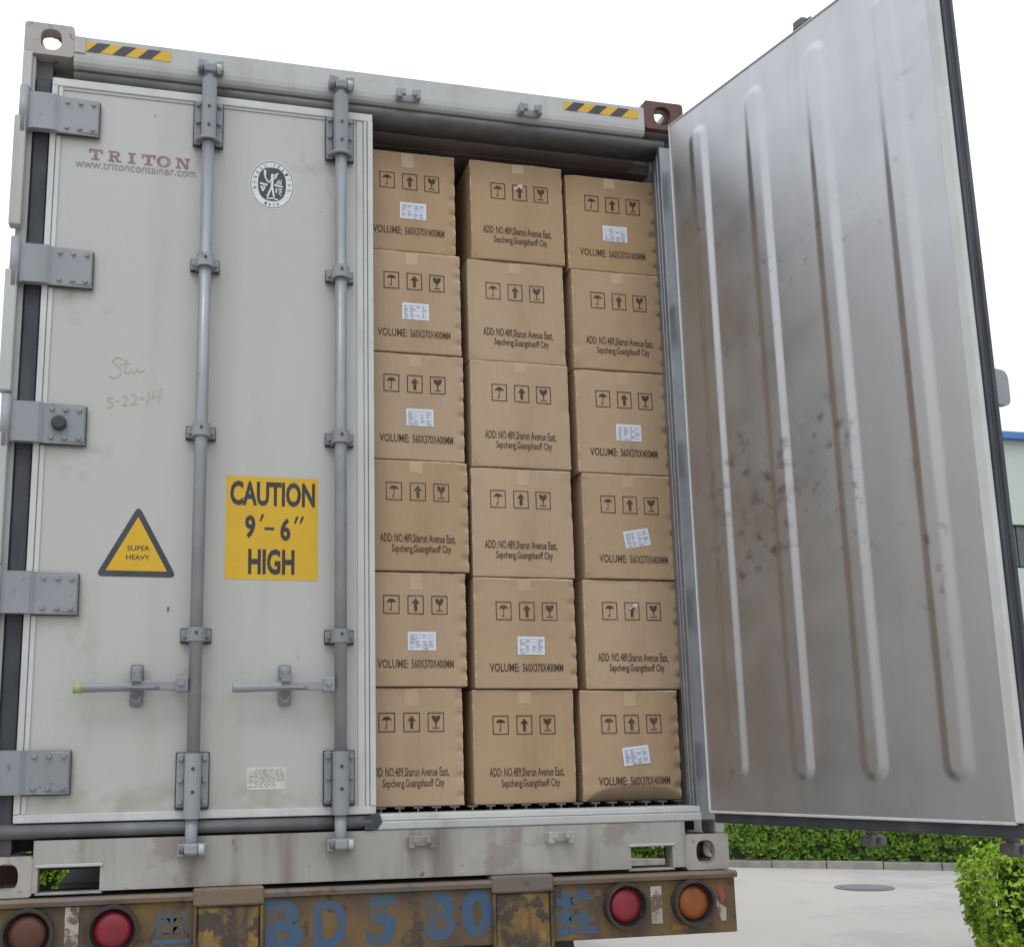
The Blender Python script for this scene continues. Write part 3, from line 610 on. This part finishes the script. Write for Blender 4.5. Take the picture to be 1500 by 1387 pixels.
mb = MB(); put_text(mb, 'www.tritoncontainer.com', .184, .583, 2.378, 2.407, YP - .0008, 'decal_plum', 0.0, .004); mb.build('web_address', LD)
# classification emblem
mb = MB(); ex, ez = .846, 2.384; ea, eb = .079, .094
flat(mb, ell(ex, ez, ea, eb, 48), YP, 'decal_white'); ring(mb, ex, ez, ea * .955, eb * .955, ea * .925, eb * .925, YP - .0004, 'decal_navy'); 
flat(mb, [(ex + .049 * math.copysign(abs(math.cos(t)) ** .8, math.cos(t)), ez + .002 + .064 * math.copysign(abs(math.sin(t)) ** .8, math.sin(t))) for t in [2 * math.pi * i / 40 for i in range(40)]], YP - .0005, 'decal_navy')
def arc_text(s, a0, a1, kx, kz, hgt, flip=False):
    for i, ch in enumerate(s):
        if ch == ' ': continue
        a = R(a0 + (a1 - a0) * i / (len(s) - 1)); cx, cz = ex + kx * math.cos(a), ez + kz * math.sin(a)
        th = a - math.pi / 2 if not flip else a + math.pi / 2; c, s_ = math.cos(th), math.sin(th); wd = hgt * .62
        vs, fs = text_geo(ch, .0, 2)
        mb.polys(vs, fs, lambda p: (cx + (p[0] - .5) * wd * c - (p[1] - .5) * hgt * s_, YP - .0006, cz + (p[0] - .5) * wd * s_ + (p[1] - .5) * hgt * c), 'decal_navy')
arc_text('BUREAU VERITAS', 192, -12, .0615, .0765, .0125); arc_text('1828', 250, 290, .0615, .0765, .0115, True)
def ink(pts, wd): stroke(mb, [(ex + a * .001, ez + b * .001) for a, b in pts], wd * .001, YP - .0008, 'decal_white')
ink([(0, 32), (1, 14), (0, -4)], 8); flat(mb, ell(ex + .001, ez + .036, .005, .006, 12), YP - .0009, 'decal_white')
ink([(0, 24), (-10, 8), (-16, 12), (-24, 28), (-25, 50)], 4.5); ink([(-25, 36), (-25, 52)], 8); ink([(2, 22), (12, 26), (17, 42)], 4.5); ink([(10, 40), (22, 46)], 3); ink([(11, 40), (8, 30)], 2.5)
ink([(0, -4), (-8, -26), (-16, -46)], 6); ink([(0, -4), (4, -26), (7, -44)], 6.5); ink([(-40, 2), (-18, -2)], 7); ink([(10, -1), (36, -4)], 6)
ink([(14, 4), (34, 6)], 3); ink([(16, 6), (24, 20), (25, 8)], 3); ink([(30, 8), (33, 22)], 3); ink([(-38, -10), (-32, -26), (-25, -12)], 5); ink([(-38, -10), (-24, -10)], 4)
ink([(16, -14), (15, -28)], 5); ink([(22, -12), (35, -14), (24, -20), (35, -24), (24, -30), (34, -38)], 3); ink([(-16, -54), (2, -51), (20, -55)], 5); mb.build('inspection_emblem', LD)
# small data sticker
mb = MB(); flat(mb, rrect(.791, .914, .300, .369, .004), YP, 'tape_white')
for r_ in range(9):
    zz = .361 - r_ * .0066; xx = .797 + (0.02 if r_ in (0, 7) else 0)
    while xx < .905 - (.03 if r_ > 5 else 0):
        ww = random.uniform(.006, .018); flat(mb, [(xx, zz - .0017), (min(xx + ww, .908), zz - .0017), (min(xx + ww, .908), zz + .0012), (xx, zz + .0012)], yt, 'frame_paint' if random.random() < .3 else 'hardware_grey'); xx += ww + random.uniform(.002, .006)
mb.build('data_sticker', LD)
# hand-written mark
mb = MB()
def hand(pts, ox, oz, sc, wd=.0042): stroke(mb, [(ox + a * sc, oz + b * sc) for a, b in pts], wd, YP, 'marker_tan')
ox, oz = .325, 1.625
hand([(.045, .075), (.02, .085), (.005, .068), (.03, .05), (.035, .025), (.012, .01), (0, .018)], ox, oz, 1); hand([(.03, .06), (.062, .066)], ox, oz, 1); hand([(.05, .075), (.046, .035), (.058, .028), (.066, .045), (.074, .03), (.086, .048), (.094, .034), (.11, .046)], ox, oz, 1)
mb.build('handwriting', LD); mb = MB(); ox, oz = .318, 1.520
put = lambda ch, a, b: put_text(mb, ch, ox + a, ox + a + .022, oz + b, oz + b + .038, YP, 'marker_tan')
put('5', 0, .012); hand([(.028, .036), (.040, .038)], ox, oz, 1); put('2', .046, .022); put('2', .076, .028); hand([(.104, .052), (.118, .054)], ox, oz, 1)
hand([(.128, .030), (.134, .078)], ox, oz, 1); hand([(.150, .084), (.143, .056), (.172, .064)], ox, oz, 1); hand([(.170, .090), (.163, .034)], ox, oz, 1); mb.build('handwriting', LD)
# scuffs
for xx, zz, a, b in ((.533, .872, .004, .009), (.286, .243, .010, .0025), (.95, .72, .0025, .002), (.44, 2.60, .0015, .006), (1.02, 2.30, .002, .002), (.98, .25, .004, .002)):
    mb = MB(); flat(mb, ell(xx, zz, a, b, 10), YP, 'gasket_shade_grey'); mb.build('scuff_mark', LD)

# ---- right door (open): built as if closed with its hinge edge at x = 0, then swung on the post
RDm = Matrix.Rotation(R(105.97), 4, 'Z'); RDm.translation = Vector((2.3082, -0.1384, 0)) - ORI[CT.name]
mb = MB(); WD = 1.135; ZA, ZB = 0.2005, 2.7045
mb.box(-WD + .004, -0.004, -0.066, -0.006, ZA + .004, ZB - .004, 'door_paint')
RD = mb.build('door', CT, local=True); RD.matrix_local = RDm; tag(RD, 'open right door showing its ribbed steel inner side')
ORI[RD.name] = Vector((0, 0, 0))
# ribbed liner
ribs = (0.147, 0.421, 0.686, 0.955); rz0, rz1, rh = 0.345, 2.578, 0.0080
ss = sorted(set([round(0.004 + i * (1.100 - .004) / 40, 5) for i in range(41)] + [round(r_ + d, 5) for r_ in ribs for d in [k * .0052 - .052 for k in range(21)]]))
zs = sorted(set([round(ZA + .003 + i * (ZB - ZA - .006) / 30, 5) for i in range(31)] + [round(rz0 - .052 + k * .0065, 5) for k in range(14)] + [round(rz1 - .034 + k * .0065, 5) for k in range(14)]))
def liner_y(s, z):
    h = 0
    for r_ in ribs:
        dz = max(rz0 - z, z - rz1, 0); d = math.hypot(s - r_, dz)
        t = min(1, max(0, (d - .018) / (.049 - .018))); h = max(h, rh * (1 - t * t * (3 - 2 * t)))
    return h + .0012 * noise.noise(Vector((s * 2, z * 1.2, 2))) + .00035 * noise.noise(Vector((s * 11, z * 6, 5)))
mb = MB(); k = mb.mi('liner_steel'); V = [[mb.bm.verts.new((-s, liner_y(s, z), z)) for z in zs] for s in ss]
for i in range(len(ss) - 1):
    for j in range(len(zs) - 1):
        f = mb.bm.faces.new((V[i][j], V[i][j + 1], V[i + 1][j + 1], V[i + 1][j])); f.smooth = True; f.material_index = k
bmesh.ops.recalc_face_normals(mb.bm, faces=mb.bm.faces[:])
if mb.bm.faces[0].normal.y < 0: bmesh.ops.reverse_faces(mb.bm, faces=mb.bm.faces[:])
mb.build('inner_panel', RD, local=True, fix=False)
mb = MB()
mb.box(-WD, -1.1005, -.012, .008, ZA, ZB, 'trim_aluminium', .004, 2); mb.box(-1.1, -.001, -.010, .004, ZA - .006, ZA + .0025, 'trim_aluminium', .002); mb.box(-1.1, -.001, -.010, .004, ZB - .0025, ZB + .004, 'trim_aluminium', .002)
mb.box(-.004, .001, -.012, .006, ZA, ZB, 'trim_aluminium', .002); mb.build('door_frame', RD, local=True)
mb = MB()
for ya, yb, e in ((-.030, -.0125, .004), (-.047, -.031, .000), (-.065, -.048, .004)):
    mb.box(-WD - e, -WD + .0035, ya, yb, ZA - e, ZB + e, 'gasket_rubber', .006, 2)
    mb.box(-WD + .004, -.004, ya, yb, ZA - e - .034, ZA + .0035, 'gasket_rubber', .006, 2); mb.box(-WD + .004, -.004, ya, yb, ZB - .0035, ZB + .002, 'gasket_rubber', .003)
mb.build('gasket', RD, local=True)
# hardware of this leaf is mirrored: built on the outer face, which lies 0.098 behind the liner
HW = bpy.data.objects.new('locking_gear', None)
def gear():
    Mx = Matrix.Translation((0, -0.078, 0))
    before = set(o_.name for o_ in bpy.data.objects)
    ORI[RD.name] = Vector((0, 0, 0))
    door_hardware(RD, -.078, (-1.005, -.555), True, -1, .045, 'gasket_shade_grey')  # cams on this leaf get a darker grey: their shade put into the colour
    for o_ in [x_ for x_ in bpy.data.objects if x_.name not in before]:
        if o_.name.startswith('hinge'):
            for v in o_.data.vertices: v.co.x = -(v.co.x) - .078 * 1.0 + .0
        o_.data.transform(Mx)
        if o_.name.startswith('hinge'): o_.data.flip_normals()
gear(); bpy.data.objects.remove(HW)
mb = MB(); mb.prism(rrect(-.150, -.067, 1.30, 1.40, .022), lambda p, t: (t, p[0], p[1]), -1.118, -1.100, 'hardware_grey'); mb.build('hold_back_plate', RD, local=True)

# ================================================================== CARTONS
FU = [[-1, -.975, -.93] + [-.86 + 1.72 * i / 17 for i in range(18)] + [.93, .975, 1]][0]
def carton(x0, x1, z0, z1, yf, seed, labelled, label, tilt=0.0, crush=False, dents=True, yaw=0.0, tear=False):
    W, H, D = x1 - x0, z1 - z0, 0.56
    rd = random.Random(seed)
    root = thing('cardboard_box', ((x0 + x1) / 2, yf + D / 2, z0), label, 'cardboard box', 'cartons stacked in the container')
    root.rotation_euler.z = R(yaw)
    hx, hy, hz = W / 2, D / 2, H / 2; rr = 0.0035
    dent = [(hx - rd.uniform(.002, .010), hz * (-.78 + 1.6 * i_ / 5) + rd.uniform(-.012, .012), rd.uniform(.008, .014), rd.uniform(.005, .011)) for i_ in range(6) if dents or rd.random() < .35] + [(-hx, rd.uniform(-hz, hz), .016, .003) for _ in range(2)] + [(rd.choice((-hx, hx)), rd.choice((-hz, hz)), .02, .008)]
    off = Vector((seed * 3.7, 0, seed * 1.3))
    def fy(x, z):
        """inward push of the front face (local x, z)"""
        e = max(0, 1 - (x / hx) ** 2) * max(0, 1 - (z / hz) ** 2)
        y = -0.0045 * e * (1 if seed % 3 else -.4) + .0028 * noise.noise(Vector((x * 6, z * 6, 0)) + off) + .001 * noise.noise(Vector((x * 22, z * 22, 4)) + off)
        for dx, dz, r_, a in dent: y += a * math.exp(-(((x - dx) / (r_ * 1.5)) ** 2 + ((z - dz) / r_) ** 2))
        if crush:
            arc = -hz + .054 * max(0, 1 - (abs(x - .01) / (hx * .97)) ** 2.2) ** .6
            if z < arc: y += min(.06, .002 + (arc - z) * .9)
        return y
    mb = MB(); bm = mb.bm; kb, ke = mb.mi('cardboard'), mb.mi('cardboard_edge'); cache = {}
    def vert(u, v, w):
        key = (round(u, 4), round(v, 4), round(w, 4))
        if key in cache: return cache[key]
        p = Vector((u * hx, v * hy, w * hz)); inn = Vector([max(-h_ + rr, min(h_ - rr, c)) for c, h_ in zip(p, (hx, hy, hz))]); d = p - inn
        if d.length > 1e-9: p = inn + d.normalized() * rr
        t = max(0, min(1, (-p.y / hy - .55) / .45)); sag = .0022 * noise.noise(Vector((p.x * 7, p.y * 4, p.z * 7)) + off * 2)
        q = p.copy(); q.y += fy(p.x, p.z) * t
        if abs(u) > .9: q.x += sag * .4
        if w > .9: q.z -= abs(sag) * .7
        if u > .9:
            for dx, dz, r_, a in dent:
                if dx > 0: q.x -= a * .03 * math.exp(-((p.z - dz) / r_) ** 2) * t
        cache[key] = bm.verts.new((q.x, q.y, q.z + hz)); return cache[key]
    SV = [-1, -.985, -.95, -.8, -.5, 0, .5, 1]
    def grid(A, B, fn, front=False):
        for i in range(len(A) - 1):
            for j in range(len(B) - 1):
                f = bm.faces.new((fn(A[i], B[j]), fn(A[i + 1], B[j]), fn(A[i + 1], B[j + 1]), fn(A[i], B[j + 1]))); f.material_index = kb
                f.smooth = True
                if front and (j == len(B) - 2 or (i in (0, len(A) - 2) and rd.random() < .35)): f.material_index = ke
    eps_ = 1 - rr / hx
    FV = FU if not (crush or dents) else [0, 0] + [-.97 + 1.94 * i / 59 for i in range(60)] + [0, 0]
    GX = [-1, -(1 - rr / hx)] + FV[2:-2] + [1 - rr / hx, 1]; GZ_ = [-1, -(1 - rr / hz)] + FV[2:-2] + [1 - rr / hz, 1]; GY = [-1, -(1 - rr / hy)] + SV[2:-1] + [1 - rr / hy, 1]
    grid(GX, GZ_, lambda a, b: vert(a, -1, b), True); grid(GX, GZ_, lambda a, b: vert(a, 1, b))
    grid(GY, GZ_, lambda a, b: vert(-1, a, b)); grid(GY, GZ_, lambda a, b: vert(1, a, b)); grid(GX, GY, lambda a, b: vert(a, b, -1)); grid(GX, GY, lambda a, b: vert(a, b, 1))
    co = mb.build('carton', root, local=True); wn = co.modifiers.new('crisp edges', 'WEIGHTED_NORMAL'); wn.weight = 100
    def P(lift):   # offsets from the left / top edge -> a point just proud of the face
        lift = lift * (2.2 if crush else 1); return lambda p: (p[0] - hx, -hy + fy(p[0] - hx, hz - p[1]) - lift, H - p[1])
    # handling marks
    mb = MB(); f1 = P(.0010); jx, jz = rd.uniform(-.006, .006), rd.uniform(-.008, .004)
    def quad(a, b, c, d, fn=f1, mat='print_brown', mbx=None): (mbx or mb).polys([(a, c), (b, c), (b, d), (a, d)], [(0, 1, 2, 3)], fn, mat)
    def pol(pts, fn=f1, mat='print_brown'): mb.polys(pts, [tuple(range(len(pts)))], fn, mat)
    for i, xx in enumerate((.074, .160, .245)):
        a, c, s_, h_ = xx + jx, .086 + jz, .058, .066; t = .0034
        quad(a, a + s_, c, c + t); quad(a, a + s_, c + h_ - t, c + h_); quad(a, a + t, c + t, c + h_ - t); quad(a + s_ - t, a + s_, c + t, c + h_ - t)
        mx = a + s_ / 2
        if i == 0:
            pol([(mx - .018, c + .027), (mx - .013, c + .018), (mx - .005, c + .013), (mx + .005, c + .013), (mx + .013, c + .018), (mx + .018, c + .027), (mx + .009, c + .024), (mx, c + .027), (mx - .009, c + .024)])
            quad(mx - .0013, mx + .0013, c + .026, c + .052); quad(mx - .006, mx + .0013, c + .052, c + .0545); quad(mx - .0065, mx - .0042, c + .047, c + .0535)
        elif i == 1:
            pol([(mx - .015, c + .029), (mx, c + .010), (mx + .015, c + .029), (mx + .0055, c + .029), (mx + .0055, c + .055), (mx - .0055, c + .055), (mx - .0055, c + .029)])
        else:
            pol([(mx - .016, c + .011), (mx - .004, c + .011), (mx, c + .017), (mx + .004, c + .010), (mx + .016, c + .011), (mx + .012, c + .026), (mx + .002, c + .035), (mx + .002, c + .049), (mx - .002, c + .049), (mx - .002, c + .035), (mx - .012, c + .026)])
            quad(mx - .012, mx + .012, c + .051, c + .0545)
    mb.build('printed_symbols', root, local=True)
    mb = MB(); inv = lambda p: f1((p[0], -p[1]))
    jx = rd.uniform(-.006, .006)
    if labelled:
        put_text(mb, 'VOLUME:', .052 + jx, .160 + jx, -.334, -.304, 0, 'print_brown', .015, fn=inv, res=2); put_text(mb, '560X370X400MM', .172 + jx, .322 + jx, -.334, -.304, 0, 'print_brown', .015, fn=inv, res=2)
    else:
        put_text(mb, 'ADD: NO.489,Sharun Avenue East,', .050 + jx, .322 + jx, -.303, -.267, 0, 'print_brown', .015, fn=inv, res=2)
        put_text(mb, 'Sepcheng,Guangshaoff City', .092 + jx, .305 + jx, -.341, -.306, 0, 'print_brown', .015, fn=inv, res=2)
    mb.build('printed_text', root, local=True)
    if labelled:
        mb = MB(); ca, sa = math.cos(R(tilt)), math.sin(R(tilt)); lx, lz = .198 + rd.uniform(-.012, .012) + (.014 if tilt else 0), .236 + rd.uniform(-.006, .006); lw, lh = .100, .064
        def LF(lift):
            q = P(lift); return lambda p: q((lx + (p[0] * ca + p[1] * sa), lz - (p[1] * ca - p[0] * sa)))
        fa, fb_ = LF(.0012), LF(.0019)
        nx = 6; vs = [(-lw / 2 + lw * i / nx, -lh / 2 + lh * j / 4) for i in range(nx + 1) for j in range(5)]
        mb.polys(vs, [(i * 5 + j, i * 5 + j + 1, (i + 1) * 5 + j + 1, (i + 1) * 5 + j) for i in range(nx) for j in range(4)], fa, 'label_paper')
        for r_ in range(5):
            zz = lh / 2 - .010 - r_ * .011; quad(-lw / 2 + .008, lw / 2 - .006, zz - .0007, zz + .0007, fb_, 'label_ink', mb)
            for c_ in range(4):
                if rd.random() < .65: a = -lw / 2 + .010 + c_ * .022; quad(a, a + rd.uniform(.006, .018), zz - .0068, zz - .003, fb_, 'label_ink', mb)
        for xx in (-lw / 2 + .008, -lw / 2 + .031, lw / 2 - .022): quad(xx, xx + .0013, -lh / 2 + .008, lh / 2 - .010, fb_, 'label_ink', mb)
        mb.build('shipping_label', root, local=True)
    mb = MB(); f2 = P(.0007); a = W / 2 - .022 + rd.uniform(-.006, .006); b = a + .046; d = rd.uniform(.042, .065)
    zz = [.0035 + (d - .0035) * i / 4 for i in range(5)]; xs = [a, (a + b) / 2, b]
    mb.polys([(x_, z_ + (rd.uniform(-.004, .004) if z_ == zz[-1] else 0)) for x_ in xs for z_ in zz], [(i * 5 + j, i * 5 + j + 1, (i + 1) * 5 + j + 1, (i + 1) * 5 + j) for i in range(2) for j in range(4)], f2, 'tape_brown'); mb.build('packing_tape', root, local=True)
    if tear:
        mb = MB(); f3 = P(.0016)
        for pts in ([(.172, .106), (.188, .094), (.204, .090), (.207, .093), (.190, .098), (.175, .110)], [(.185, .090), (.207, .086), (.206, .091), (.190, .094)], [(.196, .100), (.206, .090), (.209, .092), (.199, .104)]): mb.polys(pts, [tuple(range(len(pts)))], f3, 'tape_white')
        mb.build('torn_tape', root, local=True)
    return root
LX = (1.541, 1.553, 1.558, 1.564, 1.550, 1.532); LZ = ((2.234, 2.634), (1.838, 2.230), (1.436, 1.834), (1.033, 1.432), (.632, 1.029), (.236, .628))
MX = ((1.600, 1.970), (1.583, 1.961), (1.583, 1.962), (1.579, 1.960), (1.577, 1.953), (1.567, 1.937)); MZ = ((2.232, 2.634), (1.832, 2.228), (1.425, 1.828), (1.021, 1.421), (.625, 1.017), (.2305, .621))
RX = ((1.985, 2.356), (1.991, 2.359), (1.991, 2.364), (2.000, 2.368), (1.990, 2.363), (1.963, 2.337)); RZ = ((2.224, 2.618), (1.824, 2.220), (1.420, 1.820), (1.023, 1.416), (.623, 1.019), (.2305, .619))
ROW = ('topmost', 'second from the top', 'third from the top', 'fourth from the top', 'fifth from the top', 'lowest')
for i in range(6):
    lab = i not in (3, 5)
    carton(LX[i] - .37, LX[i], LZ[i][0] if i < 5 else .2305, LZ[i][1], .120 + (.004, -.002, .002, -.006, .0, .008)[i], 10 + i, lab,
           ('carton with white label' if lab else 'carton with address print') + ', ' + ROW[i] + ' in the stack beside the closed door')
    lab = i == 4
    carton(*MX[i], *MZ[i], .120 + (.0, .006, -.002, .002, -.004, .006)[i], 20 + i, lab,
           ('carton with white label' if lab else 'carton with torn tape over its arrow mark' if i == 0 else 'carton with address print') + ', ' + ROW[i] + ' in the middle stack', dents=i == 4, tear=i == 0)
    lab = i not in (1, 4); tl = {3: -10, 5: -6}.get(i, 0)
    carton(*RX[i], *RZ[i], .120 + (.002, -.004, .0, -.004, .004, .008)[i], 30 + i, lab,
           ('carton with crushed lower front' if i == 5 else 'carton with tilted white label' if tl else 'carton with white label' if lab else 'carton with address print') + ', ' + ROW[i] + ' in the stack beside the open door', tilt=tl, crush=i == 5, tear=i == 4)

# ================================================================== TRAILER
TR = thing('trailer', (1.219, 2, GZ), 'rusty yellow trailer with painted rear bumper carrying the container', 'trailer')
mb = MB()
mb.box(-0.03, 2.442, -0.020, 0.012, -0.205, -0.026, 'bumper_paint', .003)
mb.prism_x([(-.034, -.0255), (-.038, -.012), (-.03, -.003), (.06, -.003), (.06, -.0255)], -0.03, 2.445, 'bumper_lip')
mb.box(-0.03, 2.442, 0.0125, 0.08, -0.205, -0.19, 'bumper_paint'); mb.build('bumper', TR)
BP = bpy.data.objects['bumper']
for a, b in ((.645, .835), (1.588, 1.772)):
    mb = MB(); mb.box(a, b, -.034, -.0205, -.26, -.046, 'bumper_yellow', .006); mb.box(a - .010, a - .0005, -.040, -.0205, -.26, -.046, 'bumper_paint', .002); mb.box(b + .0005, b + .010, -.040, -.0205, -.26, -.046, 'bumper_paint', .002)
    mb.box(a - .012, b + .012, -.044, .05, -.0445, -.0025 + .012, 'bumper_lip', .006); mb.build('twist_lock_bracket', TR)
yb = -.0208
def letter(ch, x0, x1, z0, z1, mat, bold, nm='painted_number'):
    m_ = MB(); put_text(m_, ch, x0, x1, z0, z1, yb, mat, bold); m_.build(nm, BP)
letter('B', .852, .968, -.190, -.036, 'paint_blue', .05); mb = MB()
def dshape(x0, x1, z0, z1):
    o_ = [(x0, z1), (x0, z0)] + ell((x0 + x1) / 2, (z0 + z1) / 2, (x1 - x0) / 2, (z1 - z0) / 2, 12, -90, 97); return o_
o_ = dshape(1.002, 1.105, -.188, -.042); cx, cz = 1.050, -.115; i_ = [(cx + (a - cx) * .50, cz + (b - cz) * .62) for a, b in o_]; n = len(o_)
mb.polys(o_ + i_, [(k, (k + 1) % n, n + (k + 1) % n, n + k) for k in range(n)], lambda p: (p[0], yb, p[1]), 'paint_blue'); mb.build('painted_number', BP)
letter('8', 1.350, 1.455, -.182, -.030, 'paint_blue', .045); letter('0', 1.476, 1.582, -.178, -.028, 'paint_blue', .045)
letter('5', 1.166, 1.266, -.187, -.034, 'paint_blue', .045); letter('\u7ca4', .515, .628, -.20, -.05, 'paint_blue_worn', .012, 'painted_character'); letter('\u6302', 1.795, 1.938, -.190, -.038, 'paint_blue', .045, 'painted_character')
for xx, mm, h0, h1 in ((.282, 'reflector_white', -.19, -.03), (2.150, 'reflector_white', -.165, -.045)):
    mb = MB(); mb.box(xx - .020, xx + .020, -.0228, -.0204, h0, h1, mm); mb.build('reflector_strip', BP)
mb = MB(); mb.polys([(2.372, -.045), (2.398, -.047), (2.404, -.095), (2.388, -.110)], [(0, 1, 2, 3)], lambda p: (p[0], -.0214, p[1]), 'reflector_red')
mb.polys([(2.352, -.075), (2.384, -.112), (2.405, -.125), (2.402, -.165), (2.382, -.168), (2.372, -.120)], [tuple(range(6))], lambda p: (p[0], -.0210, p[1]), 'reflector_white'); mb.build('reflector_strip', BP)
mb = MB(); 
for a, b, c, d in ((2.20, 2.26, -.19, -.165), (1.93, 1.985, -.07, -.045), (2.29, 2.36, -.185, -.172)): mb.polys([(a, c), (b, c + .004), (b - .01, d), (a + .008, d - .004)], [(0, 1, 2, 3)], lambda p: (p[0], -.0209, p[1]), 'bumper_yellow')
mb.build('yellow_paint_patch', BP)
for xc, ln in ((.160, 'lens_dull'), (.401, 'lens_red'), (2.034, 'lens_red'), (2.277, 'lens_amber')):
    zc = -.101
    mb = MB(); o_ = ell(xc, zc, .075, .075, 32); i_ = ell(xc, zc, .0655, .0655, 32)
    mb.prism_y(o_, -.058, -.0205, 'lamp_rim', hole=i_); mb.prism_y(ell(xc, zc, .0654, .0654, 32), -.026, -.0205, 'lamp_rim')
    tl = mb.build('tail_light', TR)
    mb = MB(); k = mb.mi(ln); rings = []
    for j, (rr_, yy) in enumerate(((.056, -.0265), (.0555, -.034), (.050, -.040), (.034, -.045), (.014, -.047))): rings.append([mb.bm.verts.new((xc + rr_ * math.cos(2 * math.pi * t / 28), yy, zc + rr_ * math.sin(2 * math.pi * t / 28))) for t in range(28)])
    for A, B in zip(rings, rings[1:]):
        for t in range(28): f = mb.bm.faces.new((A[t], A[(t + 1) % 28], B[(t + 1) % 28], B[t])); f.smooth = True; f.material_index = k
    mb.bm.faces.new(rings[-1]).material_index = k; mb.bm.faces.new(rings[0][::-1]).material_index = k; mb.build('lens', tl)
    tag(tl, {'lens_dull': 'dull brown tail light', 'lens_red': 'red tail light', 'lens_amber': 'amber tail light'}[ln])
for xa in (.72, 1.62):
    mb = MB(); mb.box(xa, xa + .10, .015, 11.5, -.50, -.485, 'underside_dark'); mb.box(xa + .043, xa + .057, .27, 11.5, -.485, -.045, 'underside_dark'); mb.box(xa, xa + .10, .27, 11.5, -.045, -.03, 'underside_dark'); mb.build('chassis_beam', TR)
mb = MB(); mb.box(.05, 2.39, .12, .26, -.16, -.003, 'underside_dark'); mb.build('cross_beam', TR)
mb = MB(); mb.box(1.10, 1.80, .02, .05, -.75, -.206, 'tyre_rubber', .004); mb.build('mud_flap', TR)
for xs in ((0.09, 0.66), (1.78, 2.35)):
    mb = MB(); pr = [(1.35, -.52), (1.45, -.20), (1.70, -.115), (2.8, -.10), (4.9, -.10), (5.2, -.2), (5.3, -.5)]
    mb.prism_x(pr + [(a, b - .012) for a, b in pr[::-1]], xs[0], xs[1], 'tyre_rubber'); mb.build('mudguard', TR)
    for yw in (2.0, 3.2, 4.4):
        for xw in ((xs[0] + .02, xs[0] + .27), (xs[0] + .31, xs[0] + .56)):
            wz = GZ + .50; mb = MB(); mb.cyl((xw[0], yw, wz), (xw[1], yw, wz), .50, 'tyre_rubber', 36, b=.04); wl = mb.build('wheel', TR)
            mb = MB(); mb.cyl((xw[0] - .004, yw, wz), (xw[1] + .004, yw, wz), .27, 'bumper_paint', 24); mb.build('rim', wl)
mb = MB()
for yw in (2.0, 3.2, 4.4): mb.cyl((.3, yw, GZ + .5), (2.14, yw, GZ + .5), .07, 'underside_dark', 12)
mb.build('axle', TR)
